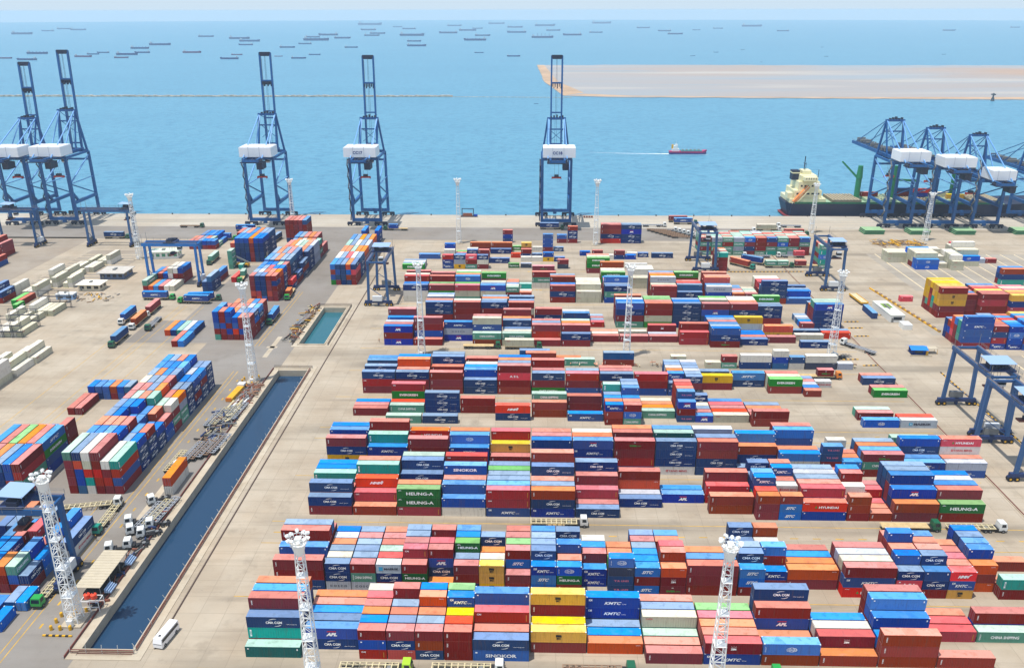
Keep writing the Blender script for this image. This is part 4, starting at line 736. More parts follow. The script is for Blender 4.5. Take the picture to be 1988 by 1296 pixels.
    for sx in (-1, 1):
        mb = MB(); mb.beam((sx*(ax-.2), ay, apex), (sx*(gx+1.6), -11.5, T+2), .55, tube); mb.beam((sx*(ax-.8), ay, apex), (sx*gx, 7, T+2), .5, tube); mb.build('backstay', t)
    # boom
    hy = G+2.6
    if up:
        p0 = Vector((0, hy, T+1.2)); p1 = Vector((sway, hy+4.5, tip)); e = MB(); bx = 3.5
        for sx in (-1, 1):
            e.beam(p0+Vector((sx*bx,0,0)), p1+Vector((sx*bx,0,0)), 1.05, CB, 1.5)
            e.beam(p0+Vector((sx*(bx-.5),1.2,2)), p1+Vector((sx*(bx-.5),1.2,-3)), .14, STEEL)
        for f_, th in ((.985, 2.6), (.715, 1.0), (.40, .8), (.33, .8), (.06, .8)):
            q = p0.lerp(p1, f_); e.box(q.x-bx, q.x+bx, q.y-.8, q.y+.8, q.z-th/2, q.z+th/2, CDB if th > 2 else CB)
        q = p0.lerp(p1, .7)
        for i in range(6): e.box(q.x-3.2+i*1.15, q.x-2.7+i*1.15, q.y-1.3, q.y+.8, q.z-1.6-(i % 2), q.z+.6, CDB)
        for xx in (-.9, .3): e.beam(p0+Vector((xx,-.6,0)), p1+Vector((xx*.4,-.6,-1)), .13, CDB)
        for k in range(22): q = p0.lerp(p1, .08+.042*k); e.box(q.x+bx+.5, q.x+bx+.95, q.y-.3, q.y+.3, q.z, q.z+.12, STEEL)
        for sx in (-1, 1): e.beam(p0.lerp(p1, .33)+Vector((sx*bx,-.5,0)), (sx*ax, ay, apex), .3, CB)
        e.build('boom', t)
    else:
        Lb = tip; e = MB()
        for sx in (-1, 1): e.box(sx*gx-.6, sx*gx+.6, hy, hy+Lb, T+.2, T+2.2, CB)
        for k in range(9): q = hy+2+(Lb-3)*k/8; e.box(-gx, gx, q-.4, q+.4, T+.5, T+1.9, CB)
        for sx in (-1, 1): e.box(sx*gx+.8*sx-.05, sx*gx+.8*sx+.05, hy, hy+Lb, T+3.1, T+3.25, STEEL)
        for k in range(14): q = hy+Lb*k/13; e.box(gx-.3+random.uniform(-8,0), gx+.2, q, q+1.2, T+2.2, T+3.2+random.random(), STEEL)
        e.build('boom', t)
        for sx in (-1, 1):
            mb = MB(); mb.beam((sx*ax, ay, apex), (sx*gx, hy+Lb*.45, T+2.2), .38, CB); mb.beam((sx*ax, ay, apex), (sx*gx, hy+Lb*.88, T+2.2), .38, CB); mb.build('forestay', t)
    # trolley, cab, spreader
    ty = 4 if up else 24
    mb = MB(); mb.box(-5, 5, ty-2.5, ty+2.5, T-1.2, T+.15, CDB); mb.build('trolley', t)
    mb = MB(); mb.box(2.2, 5.0, ty+2.6, ty+5.2, T-4, T-1.2, CAB); mb.box(2.1, 5.1, ty+2.5, ty+5.3, T-3.2, T-2.0, GLASS); mb.build('operator_cab', t)
    zs = T-13; mb = MB(); mb.box(-3.1, 3.1, ty-1.1, ty+1.1, zs, zs+.9, SPR); mb.box(-1.4, 1.4, ty-1.2, ty+1.2, zs+.9, zs+2.2, CDB)
    for q in (-3, 3): mb.box(q-.15, q+.15, ty-1.2, ty+1.2, zs-.5, zs+.3, SPR)
    for q in (-1.3, 1.3):
        for r in (-1, 1): mb.beam((q, ty+r, zs+1.6), (q, ty+r, T-1), .07, STEEL)
    mb.build('spreader', t)
    # zigzag stair on the landward left leg
    mb = MB(); sx_ = -a-1.5
    for k in range(11):
        z0, z1 = 4+3.6*k, 4+3.6*(k+1); ya, yb = (-1.4, 1.6) if k % 2 == 0 else (1.6, -1.4)
        mb.beam((sx_, ya, z0), (sx_, yb, z1), .8, STEEL if not up else CDB, .15); mb.box(sx_-.6, sx_+.9, yb-.5, yb+.5, z1-.08, z1+.04, CDB); mb.beam((sx_-.4, ya, z0+1), (sx_-.4, yb, z1+1), .08, CDB)
    mb.build('stair', t)
    return t
sts('blue quay crane with raised boom and white house marked CC18, centre of the quay', 15.9, name='CC18')
sts('blue quay crane with raised boom and white house marked CC17, left of centre', -108.6, w=20.0, name='CC17', hx=-.6)
sts('blue quay crane with raised boom, white house, behind the tall maroon stack', -176.6, w=20.6, name='', apex=68.5, tip=107, tube=CLB)
sts('tallest blue quay crane with raised boom at the left, right of its neighbour', -311.5, w=19.5, name='', apex=71, tip=108.5)
sts('blue quay crane with raised boom cut by the left edge of the photo', -337.5, w=18.5, name='', apex=66, tip=101, y0=530)
sts('blue quay crane with lowered boom over the docked ship, leftmost of the right group', 238, w=19, up=False, tip=52, apex=65, name='', T=42, hw=9.2, hx=.5)
sts('blue quay crane with lowered boom, middle of the three whole right cranes', 265.2, w=18.5, up=False, tip=50, apex=60, name='', T=38.5, hw=9.6, hx=1.8)
sts('blue quay crane with lowered boom and rounded white house near the right edge', 294, w=18.5, up=False, tip=46, apex=55.5, name='', T=30.5, hw=7.2, hx=1.5)
sts('blue quay crane cut off by the right edge of the photo', 333, w=18.5, up=False, tip=50, apex=52, name='', T=32)
# ------------------------------------------------------------------ yard gantries
def rtg(label, x, y, w=11.0, span=23.6, H=22.6, turned=False, trol=.5, blue=None, roof=True, name='', sheds=True):
    """local frame: wheels run along x, the bridge spans y from 0 to span"""
    B = blue or RB; t = thing('yard_gantry_crane', label, 'gantry crane', (x, y, 0), math.pi/2 if turned else 0, 'rubber-tyred gantry cranes of the yard'); a = w/2-1.6
    for sx in (-1, 1):
        for yy in (0, span): mb = MB(); mb.beam((sx*a, yy, 2.2), (sx*a*.86, yy, H-1.5), 1.15, B, 1.0); mb.build('leg', t)
    for yy in (0, span):
        mb = MB(); mb.box(-w/2-.2, w/2+.2, yy-.6, yy+.6, 1.5, 2.7, RD); mb.box(-.4, .4, yy-.5, yy+.5, .3, 1.5, RD)
        mb.beam((-a*.95, yy, 9.5), (a, yy, 2.8), .25, B); mb.build('sill_beam', t)
        for sx in (-1, 1):
            mb = MB(); mb.box(sx*(w/2-1.1)-1.7, sx*(w/2-1.1)+1.7, yy-.5, yy+.5, .9, 1.7, RD)
            for q in (-1.0, 1.0):
                mb.cyl((sx*(w/2-1.1)+q, yy-.75, .8), (sx*(w/2-1.1)+q, yy-.15, .8), .8, DARK, 12); mb.cyl((sx*(w/2-1.1)+q, yy+.15, .8), (sx*(w/2-1.1)+q, yy+.75, .8), .8, DARK, 12)
                mb.cyl((sx*(w/2-1.1)+q, yy-.78, .8), (sx*(w/2-1.1)+q, yy-.74, .8), .35, YELB, 8)
            mb.build('wheel', t)
    if sheds:
        mb = MB(); mb.box(-2.6, 2.0, -1.5, -.1, 2.8, 5.2, CAB); mb.build('electric_house', t)
        mb = MB(); mb.box(-2.4, 2.2, span+.2, span+1.5, 2.8, 5.0, STEEL); mb.build('engine_house', t)
    for sx in (-1, 1):
        mb = MB(); mb.box(sx*a*.86-.55, sx*a*.86+.55, -1.3, span+1.3, H-1.5, H, B); mb.box(sx*a*.86-.12, sx*a*.86+.12, -1.3, span+1.3, H+.01, H+.14, RST)
        for z in (.6, 1.1): mb.beam((sx*(a*.86+1.0), -1.3, H+z), (sx*(a*.86+1.0), span+1.3, H+z), .07, STEEL)
        for q in range(9): mb.beam((sx*(a*.86+1.0), -1.2+q*(span+2.4)/8, H-.6), (sx*(a*.86+1.0), -1.2+q*(span+2.4)/8, H+1.1), .07, STEEL)
        mb.build('girder', t)
    for yy in (-.9, span+.9): mb = MB(); mb.box(-a*.86, a*.86, yy-.3, yy+.3, H-1.1, H-.3, B); mb.build('end_tie', t)
    ty = span*trol; mb = MB(); mb.box(-a*.86-.6, a*.86+.6, ty-3, ty+3, H+.2, H+.7, RD)
    for i in range(7): mb.box(-3.4+i, -2.6+i, ty-2.2+random.uniform(0,1), ty+1.6-random.uniform(0,1), H+.7, H+1.2+random.random()*1.3, CDB)
    mb.build('trolley', t)
    if roof: mb = MB(); mb.add([(-a*.9,ty-3.3,H+3.1),(a*.9,ty-3.3,H+3.1),(a*.9,ty+3.3,H+3.5),(-a*.9,ty+3.3,H+3.5),(-a*.9,ty-3.3,H+3.0),(a*.9,ty-3.3,H+3.0),(a*.9,ty+3.3,H+3.4),(-a*.9,ty+3.3,H+3.4)], [(0,1,2,3),(7,6,5,4),(0,4,5,1),(1,5,6,2),(2,6,7,3),(3,7,4,0)], RROOF); [mb.beam((sx*(a*.8), ty+sy*3, H+.7), (sx*(a*.8), ty+sy*3, H+3.2), .12, B) for sx in (-1,1) for sy in (-1,1)]; mb.build('trolley_roof', t)
    mb = MB(); mb.box(-1.0, 1.2, ty-4.8, ty-3.0, H-4.2, H-1.8, CAB); mb.box(-1.05, 1.25, ty-4.85, ty-2.95, H-3.5, H-2.4, GLASS); mb.build('operator_cab', t)
    zs = H-6.5; mb = MB(); mb.box(-3.0, 3.0, ty-1.1, ty+1.1, zs, zs+.5, SPR2); mb.box(-1.2, 1.2, ty-.9, ty+.9, zs+.5, zs+1.4, CDB)
    for q in (-1.1, 1.1):
        for r in (-.8, .8): mb.beam((q, ty+r, zs+1.2), (q, ty+r, H), .07, STEEL)
    mb.build('spreader', t)
    for sx in (-1, 1): mb = MB(); mb.beam((sx*a*.86, span+.9, H), (sx*a*.86, span+.9, H+4.5), .12, STEEL); mb.build('antenna', t)
    if name: mb = MB(); put_text(mb, name, 0, 0, 1.8, .8, WHITE, bold=.04); o = mb.build('lettering', t); o.location = (0, -1.25, 2.1) if not turned else (0, -.64, 2.1)
    return t
RB = mat('gantry_slate_blue', (40,88,140), .5, noise=.12, nscale=.3); RD = mat('gantry_dark_blue', (24,50,100), .6, noise=.25, nscale=.5); RST = mat('rail_rust', (130,110,104), .8); RROOF = mat('pale_blue_roof', (150,178,212), .6); SPR2 = mat('dark_red_spreader', (110,48,40), .6)
RB2 = mat('gantry_bright_blue', (0,108,184), .5, noise=.1, nscale=.3); RB3 = mat('gantry_deep_blue', (0,76,132), .5, noise=.15, nscale=.3)
rtg('slate blue yard gantry beside the right edge, the one farther from the viewer', 153.4, 248.0, w=13, trol=.18)
rtg('slate blue yard gantry cut by the right edge, the one nearest the viewer', 151.4, 219.8, w=13, trol=.35)
rtg('blue yard gantry astride the lane left of the transhipment rows', 94.6, 432.4, w=13.5, span=21.5, trol=.2)
rtg('blue yard gantry at the right end of the transhipment rows', 152.8, 401.2, w=11.5, span=24.5, trol=.12)
rtg('slate blue yard gantry right of the far canal basin', -73.6, 374.3, w=12.6, span=23.5, trol=.7)
rtg('bright blue gantry bridging mixed short containers near the grey office', -171.5, 406.0, w=9.5, span=26.0, turned=True, trol=.5, blue=RB2, roof=False, name='RT 02')
rtg('blue gantry above pale refrigerated boxes in front of the leftmost cranes', -241.6, 481.5, w=9.5, span=26.0, turned=True, trol=.05, blue=RB, name='')
rtg('dark blue gantry in front of the leftmost quay cranes', -298.5, 480, w=11, span=25.0, turned=True, trol=.6, blue=RB3)
rtg('deep blue gantry cut by the left edge beside the near light mast', -115.6, 167.8, w=10.5, span=26.0, turned=True, trol=.3, blue=RB3)
# ------------------------------------------------------------------ trucks and trailers
TRG = mat('dark_green_cab', (24,96,66), .35); TRT = mat('teal_green_cab', (20,140,120), .35); TRW = mat('white_cab_paint', (228,230,226), .35); TRL = mat('lime_cab', (170,214,60), .35); TRO = mat('orange_cab', (225,130,40), .35)
TRS = mat('green_cab', (40,160,70), .35); CHB = mat('chassis_black', (34,34,38), .7); CHC = mat('cream_trailer_steel', (214,200,160), .7, noise=.25, nscale=1.5); CHBR = mat('brown_trailer_steel', (150,120,95), .8, noise=.3, nscale=1.5); CHG = mat('grey_trailer_steel', (160,164,170), .7)
_tm = {}
def tmesh(k, fn):
    if k not in _tm: mb = MB(); fn(mb); _tm[k] = mb.mesh(k if isinstance(k, str) else k[0])
    return _tm[k]
def wheelm(mb): mb.cyl((0,-.3,0), (0,.3,0), .5, DARK, 12); mb.cyl((0,-.32,0), (0,.32,0), .26, STEEL, 8)
def add_trailer(t, kind, x0=-13.2, x1=-.6, name='trailer'):
    m = {'skel': CHC, 'flat': CHC, 'brown': CHBR, 'grey': CHG}[kind]
    def fn(mb):
        for s in (-.55, .55): mb.box(x0, x1, s-.1, s+.1, .95, 1.3, CHB if kind == 'flat' else m)
        n = 9
        for i in range(n+1): x = x0+(x1-x0)*i/n; mb.box(x-.12, x+.12, -1.2, 1.2, 1.2, 1.36, m)
        for s in (-1.15, 1.15): mb.box(x0, x1, s-.07, s+.07, 1.2, 1.38, m)
        if kind == 'flat': mb.box(x0-.05, x1+.05, -1.25, 1.25, 1.37, 1.48, mat('sand_plank_deck', (206,178,128), .8, noise=.2, nscale=1))
        mb.box(x0+.3, x0+4, -1.05, 1.05, .75, .95, CHB); mb.box(x1-3.2, x1-2.9, -.9, .9, .2, .95, CHB)
    link(name, tmesh((name, kind, x0), fn), t)
    for x in (x0+1.0, x0+2.3, x0+3.6):
        for s in (-.95, .95): link('wheel', tmesh('wheel', wheelm), t, (x, s, .5))
def tractor(t, cabm):
    def fn(mb):
        mb.box(.35, 2.5, -1.2, 1.2, .75, 1.7, cabm); mb.add([(.35,-1.18,1.7),(2.5,-1.18,1.7),(2.5,1.18,1.7),(.35,1.18,1.7),(.45,-1.1,2.95),(2.15,-1.1,2.95),(2.15,1.1,2.95),(.45,1.1,2.95)], [(4,5,6,7),(0,1,5,4),(1,2,6,5),(2,3,7,6),(3,0,4,7)], cabm)
        mb.box(2.5, 2.6, -1.2, 1.2, .5, .95, CHB)
    def ch(mb): mb.box(-4.0, 2.4, -.45, .45, .6, .95, CHB); mb.box(-.5, .3, -1.1, 1.1, .7, 1.2, CHB); mb.cyl((-2.6,0,.95), (-2.6,0,1.15), .5, STEEL, 10)
    def gl(mb):
        mb.add([(2.52,-1.0,1.78),(2.52,1.0,1.78),(2.2,.95,2.75),(2.2,-.95,2.75)], [(0,1,2,3)], GLASS)
        for s in (-1, 1): mb.add([(.9,s*1.2,1.8),(2.1,s*1.2,1.8),(1.95,s*1.125,2.7),(.9,s*1.125,2.7)], [(0,1,2,3)], GLASS)
    link('cab', tmesh(('cab', cabm.name), fn), t); link('chassis', tmesh('chassis', ch), t); link('window', tmesh('window', gl), t)
    for x in (1.5, -2.0, -3.2):
        for s in (-1.0, 1.0): link('wheel', tmesh('wheel', wheelm), t, (x, s, .5))
def truck(x, y, deg, cabm, kind, label, loads=(), G='container trucks on the yard roads'):
    t = thing('container_truck' if kind else 'yard_tractor', label, 'truck', (x, y, 0), R(deg), G); tractor(t, cabm)
    if kind: add_trailer(t, kind)
    c, s = math.cos(R(deg)), math.sin(R(deg))
    for (code, ln, off) in loads:
        d = dict(x=x+off*c, y=y+off*s, z=1.5, L=12.19 if ln == 12 else 6.06, h=2.9 if ln == 12 else 2.6, c=code, t=0, n=1, turn=False, rz=R(deg) if math.cos(R(deg)) > -.1 else R(deg+180))
        own_container(d, f"{CODES[code][0]} {'long' if ln == 12 else 'short'} container carried by the {label[:46].rsplit(' ', 1)[0]}".replace('the a ', 'the '))
    return t
T = truck
T(-27.5, 138.6, 0, TRL, 'skel', 'lime green tractor with empty cream trailer at the bottom edge'); T(-7.6, 138.8, 0, TRW, 'skel', 'white tractor with short cream trailer in front of the SINOKOR container')
T(20.6, 138.8, 0, TRG, 'brown', 'dark green tractor with empty brown trailer at the bottom edge'); T(51.5, 138.4, 0, TRS, 'skel', 'bright green cab truck by the right nearest mast foot')
T(13.6, 193.6, 0, TRW, 'skel', 'white tractor with white trailer stopped along the third block'); T(109.6, 193.6, 0, TRG, 'flat', 'dark green tractor pulling an empty flat sand deck'); T(127.4, 193.6, 0, TRW, 'skel', 'white tractor with empty skeleton trailer near HEUNG-A container')
T(-15.2, 321.6, 0, TRG, 'flat', 'green tractor with empty flat trailer at the eighth block'); T(2.2, 321.4, 0, TRG, 'flat', 'green tractor with cream container at the eighth block', [('k', 12, -7)])
T(-119.8, 200.4, 12, TRW, 'skel', 'white tractor with long cream trailer before the canalside block'); T(-118, 188.2, -88, TRT, 'skel', 'teal green truck with cream trailer driving towards the viewer')
T(-117.4, 158.8, -90, TRS, 'skel', 'green and white truck passing under the near left gantry'); T(-118.6, 348.5, -88, TRG, 'flat', 'dark green truck carrying a blue box by the short basin', [('K', 12, -7)])
T(-120.2, 383, -86, TRS, 'flat', 'pale green truck carrying an orange brown box beside tall stacks', [('o', 6, -4)]); T(-177.4, 320.4, -88, TRG, 'flat', 'dark green truck carrying a navy box on the left road', [('N', 12, -7)])
T(-178.4, 341.5, -88, TRW, 'flat', 'truck carrying a rust coloured box behind the navy one', [('o', 12, -7)]); T(-178.8, 357.5, -88, TRW, 'flat', 'white truck carrying a maroon box, third in the left road queue', [('m', 12, -7)])
T(-186, 347.5, -88, TRW, 'flat', 'white truck carrying a blue box beside the left road queue', [('b', 12, -7)]); T(-170.8, 340.5, -86, TRG, 'grey', 'dark green truck with an empty grey trailer on the left road')
T(-178.2, 381.3, 0, TRS, 'flat', 'green cab truck carrying a blue box towards the right', [('K', 12, -7)]); T(-169.6, 376.4, 178, TRS, 'flat', 'green cab truck carrying a blue box towards the left', [('K', 12, -7)])
T(-155.0, 380.5, 6, TRG, 'flat', 'truck carrying a navy box just behind another blue one', [('K', 12, -7)]); T(-185.6, 494.5, 0, TRS, 'flat', 'green truck carrying a blue box behind small container rows', [('b', 12, -7)])
T(-177.6, 516.5, 0, TRG, 'flat', 'green truck carrying a navy box below the second crane', [('K', 12, -7)]); T(-176, 502, -50, TRS, 'flat', 'green truck carrying a blue box turning on the apron', [('K', 12, -7)])
T(-158.3, 486.5, -95, TRW, 'flat', 'white truck carrying an orange topped navy box on the apron', [('n', 12, -7)]); T(-152.2, 450, -88, TRS, 'flat', 'pale green truck carrying a cream box between tall stacks', [('k', 12, -7)])
T(-180.6, 442, -88, TRG, 'flat', 'green truck carrying a green box beside the grey office', [('t', 12, -7)]); T(-152.6, 410, -82, TRS, 'flat', 'pale green truck with a teal box near the lift truck', [('t', 6, -9)])
T(120.4, 438.3, -48, TRT, 'flat', 'teal cab truck carrying a red brown box turning by the gantry', [('o', 12, -7)]); T(129.6, 445.2, -35, TRG, 'flat', 'green cab truck carrying a dark blue box beside the red one', [('N', 12, -7)])
T(142.4, 441.5, 0, TRG, 'flat', 'dark green truck carrying two grey green boxes', [('t', 6, -3.8), ('t', 6, -10.2)]); T(158.5, 442, 0, TRG, 'flat', 'truck carrying a maroon box left of the right gantry', [('m', 6, -10)])
T(124, 461.6, 178, TRW, 'grey', 'white truck with empty trailer before the transhipment rows'); T(143.5, 461.8, 178, TRW, 'grey', 'white truck with a red box behind it at the transhipment rows', [('r', 6, -10)])
T(133.8, 327.4, 128, TRW, 'grey', 'white truck with empty grey trailer crossing the open right yard'); T(117.4, 293.4, 0, TRO, 'flat', 'orange cab truck carrying a short maroon box', [('e', 6, -4)])
T(124.8, 312.6, 200, TRW, None, 'white tractor parked beside the right mast foot', (), 'yard tractors parked without trailers')
T(107.5, 540, 0, TRG, 'flat', 'truck carrying a blue box on the quay edge left of a gantry', [('K', 12, -7)]); T(105, 546, 0, TRW, 'flat', 'truck carrying a red box on the quay, rear of two', [('m', 12, -7)])
T(18.5, 525, 0, TRG, 'flat', 'truck carrying a navy box under the centre crane', [('n', 12, -7)]); T(-93.5, 521, 178, TRG, 'flat', 'truck carrying a blue box under the crane marked CC17', [('b', 6, -4)])
T(-218, 526, 0, TRG, 'brown', 'dark truck with brown trailer on the far left apron'); T(-254, 497, 0, TRG, 'flat', 'truck carrying a navy box near the left cranes', [('n', 12, -7)])
T(86, 533, 0, TRW, 'grey', 'white truck with grey trailer near the quay edge'); T(141, 520, 0, TRW, 'brown', 'white truck with brown trailer behind the transhipment rows'); T(158, 523, 0, TRW, 'flat', 'white truck with a long cream box behind the rows', [('k', 12, -7)])
T(163, 533, 178, TRW, 'grey', 'white truck with empty trailer in front of the ship stern'); T(172, 511, 0, TRG, 'flat', 'truck carrying a red box right of the transhipment rows', [('m', 12, -7)])
TG = 'empty skeleton trailers parked in rows'
def trailer(x, y, deg, kind, label):
    t = thing('parked_trailer', label, 'trailer', (x, y, 0), R(deg), TG); add_trailer(t, kind, -6.3, 6.3, 'frame'); return t
for i in range(7): trailer(80.5+2.2*i, 521-2.9*i, -8, 'brown', f'empty brown skeleton trailer, {ORD[i]} from the back in the apron row'); T(91+2.2*i, 520-2.9*i, -8, TRW, None, f'white yard tractor heading the apron trailer row, {ORD[i]} from the back', (), 'yard tractors of the apron trailer row')
for c, (x, y, a, kd, nm) in enumerate([(-110, 254, 86, 'skel', 'upper'), (-108.4, 230.5, 84, 'brown', 'middle'), (-106.8, 194.8, 84, 'skel', 'lower')]):
    for i in range(5 if c < 2 else 3): trailer(x+2.1*i*.82, y+1.3*i, a-90+90-0, kd if i % 2 else 'grey', f'empty skeleton trailer, {ORD[i]} from the left, {nm} canalside trailer group')
trailer(-111.6, 224.5, 88, 'skel', 'lone cream skeleton trailer on the road edge beside the orange box')
trailer(-104.4, 352, 80, 'grey', 'grey skeleton trailer lying left of the short basin'); trailer(-102.6, 358, 80, 'brown', 'brown skeleton trailer lying against the short basin parapet')
for i, (x, y, a) in enumerate([(-109.3, 179.2, 200), (-105.2, 181.2, 195), (-107.5, 187.6, 205), (-103.9, 186.2, 200), (-109.8, 191.6, 200), (-103.4, 190.5, 200), (-108.2, 202.5, 215)]):
    T(x, y, a, TRW, None, f'white yard tractor beside the canal, {ORD[i]} counted from the pale shed', (), 'white tractors parked by the shed')
T(-109.2, 222.4, -94, TRW, None, 'white and red tractor beside the orange container at the canal', (), 'white tractors parked by the shed')
for code, z, lb in (('w', 0, 'white long container under the orange one beside the canal'), ('O', 2.9, 'orange long container on a white one beside the canal')):
    own_container(dict(x=-106.3, y=212.6, z=z, L=12.19, h=2.9, c=code, t=0, n=1, turn=True), lb)
own_container(dict(x=158.3, y=366.5, z=0, L=12.19, h=2.9, c='N', t=0, n=1, turn=True), 'dark blue long container beside the right service cabin')
# yellow spreader frame, pipes and scrap beside the canal
mb = MB(); mb.box(-1.2,1.2,-6,6,0,1.2,YELB); mb.box(-1.3,1.3,5.0,7.5,1.2,1.9,CAB); mb.box(-1.0,1.0,-6.2,-5.6,.2,1.6,MATS['orange_cab']); o = mb.build('lifting_frame'); o.location = (-109.6, 274.5, 0); o.rotation_euler.z = R(-4); tag(o, 'long yellow lifting frame lying beside the canal below the mast', 'lifting frame')
for i in range(4):
    mb = MB(); mb.cyl((0,-5.5,.6), (0,5.5,.6), .42, MW if i % 2 else CHC, 10); o = mb.build('steel_pipe'); o.location = (-108.2+1.35*i, 262.5+i*.8, 0); o.rotation_euler.z = R(-3-2*i); tag(o, f'pale steel pipe lying by the canal, {ORD[i]} from the left', 'pipe', 'steel pipes beside the canal')
def junk(name, label, x0, x1, y0, y1, n, mats, seed, hgt=1.0, ln=3):
    random.seed(seed); mb = MB()
    for i in range(n):
        x, y, a, l = random.uniform(x0,x1), random.uniform(y0,y1), random.uniform(-.5,.5)+math.pi/2*(random.random() < .35), random.uniform(.6, ln)
        z = random.uniform(.05, hgt); mb.beam((x-l*math.sin(a), y-l*math.cos(a), z), (x+l*math.sin(a), y+l*math.cos(a), z+random.uniform(-.2,.3)), random.uniform(.12,.5), random.choice(mats))
    o = mb.build(name); tag(o, label, 'scrap'); struct(o, 'stuff'); return o
RU = mat('rusty_scrap', (140,84,64), .85, noise=.4, nscale=2)
junk('scrap_metal', 'heap of rusty scrap bars between the canal and the yellow frame', -106.5, -102.6, 267, 283, 150, [RU, RU, STEEL, CHBR], 4)
junk('trailer_scrap', 'tangle of discarded trailer frames and wheels beside the canal', -109.5, -102.8, 236, 262, 170, [CHB, CHC, CHBR, STEEL, MATS['gantry_dark_blue']], 5, 1.3)
junk('basin_scrap', 'scrap frames and boards left of the short basin', -106.5, -101.8, 326, 372, 130, [CHB, CHC, RU, YELB, STEEL], 6, 1.2)
junk('shed_scrap', 'rusty parts stored between the shed and the canal', -104.6, -102.6, 156, 200, 90, [RU, STEEL, CHB, MATS['gantry_dark_blue']], 8, 1.1, 1.6)
junk('yellow_frames', 'yellow spreader frames laid out on the apron below the right mast', 206, 236, 488, 497, 70, [YELB, YELB, CHBR, STEEL], 9, 1.8, 6)
junk('cabin_rubbish', 'boards and drums around the left service cabins', -232, -206, 376, 392, 60, [PALE, YELB, CHBR, STEEL], 10, .5, 1.5)
junk('flat_rack_timber', 'timber and tarpaulins on low racks behind the sixth block', -14, 130, 303.5, 305, 120, [mat('salmon_tarp', (226,160,130), .8), MATS['cream_trailer_steel'], CHBR], 12, 1.6, 1.2)
mb = MB(); mb.box(0,7,0,5.5,0,2.9,TRW); mb.box(.2,6.6,5.5,5.6,.5,2.2,DARK); o = mb.build('orange_lorry') if 0 else None
# coach
t = thing('coach', 'small white coach parked on the right side of the long canal', 'coach', (-82.2, 147.2, 0), R(-100)); t.scale = (.76, .92, .92)
BW = mat('coach_white', (240,240,242), .25)
mb = MB(); mb.box(-4.6,4.4,-1.2,1.2,.45,1.7,BW); mb.add([(-4.6,-1.2,1.7),(4.4,-1.2,1.7),(4.4,1.2,1.7),(-4.6,1.2,1.7),(-4.5,-1.08,2.95),(4.0,-1.08,2.95),(4.0,1.08,2.95),(-4.5,1.08,2.95)], [(4,5,6,7),(0,1,5,4),(1,2,6,5),(2,3,7,6),(3,0,4,7)], BW); mb.build('body', t)
for s in (-1, 1): mb = MB(); mb.add([(-4.2,s*1.205,1.75),(3.9,s*1.205,1.75),(3.8,s*1.115,2.6),(-4.1,s*1.115,2.6)], [(0,1,2,3)], GLASS); mb.build('window', t)
mb = MB(); mb.add([(4.43,-1.1,1.45),(4.43,1.1,1.45),(4.08,1.0,2.7),(4.08,-1.0,2.7)], [(0,1,2,3)], GLASS); mb.build('windscreen', t)
mb = MB(); mb.box(-1,.3,-.5,.5,2.95,3.15,BW); mb.box(2.4,3.0,-.3,.3,2.95,3.05,DARK); mb.build('roof_vent', t)
for x in (-2.8, 2.9):
    for s in (-1.0, 1.0): link('wheel', tmesh('wheel', wheelm), t, (x, s, .5))
# shed, tanks, huts
CREAMR = mat('cream_ribbed_roof', (196,184,160), .7, noise=.08, nscale=.6)
t = thing('open_shed', 'open shed with pale cream sheet roof between road and canal', 'shed', (-108.6, 159.6, 0), R(0))
mb = MB(); N = 14
for i in range(N): mb.box(-.8+.2, 5.6, .0+i*1.05, 1.0+i*1.05, 3.9, 4.02, CREAMR); mb.box(-.6, 5.6, 1.0+i*1.05, 1.05+i*1.05, 3.9, 4.09, CREAMR)
mb.build('roof', t)
for x in (-.3, 5.3):
    for y in (.3, 5, 10, 14.2): mb = MB(); mb.box(x-.08,x+.08,y-.08,y+.08,0,3.9,STEEL); mb.build('post', t)
for i, y in enumerate((1.2, 12.0)): mb = MB(); [mb.box(5.7+q*.45, 5.7+q*.45+.22, y, y+3.2, 1.5-.0*q, 2.6-.25*q, MATS['pale_blue_roof']) for q in range(4)]; mb.build('sheet_panel', t)
mb = MB(); mb.box(.5,4.8,1,13,.0,1.6,CHB); mb.build('stored_goods', t)
t = thing('tank_frame', 'white steel frame with two red water tanks beside the shed', 'tank stand', (-103.9, 157.0, 0))
mb = MB()
for x in (-2.1, 0, 2.1):
    for y in (-1.2, 1.2): mb.beam((x,y,0), (x,y,3.0), .12, MW)
for y in (-1.2, 1.2): mb.beam((-2.1,y,3.0), (2.1,y,3.0), .16, MW); mb.beam((-2.1,y,1.4), (2.1,y,1.4), .1, MW)
for x in (-2.1, 2.1): mb.beam((x,-1.2,3.0), (x,1.2,3.0), .16, MW)
mb.build('frame', t); OR = mat('orange_red_plastic', (236,72,36), .4)
for x in (-.95, .65): mb = MB(); mb.cyl((x,0,3.1), (x,0,4.2), .72, OR, 14); mb.cyl((x,0,4.2), (x,0,4.5), .72, OR, 14, .35); mb.cyl((x,0,4.5), (x,0,4.62), .22, DARK, 10); mb.build('water_tank', t)
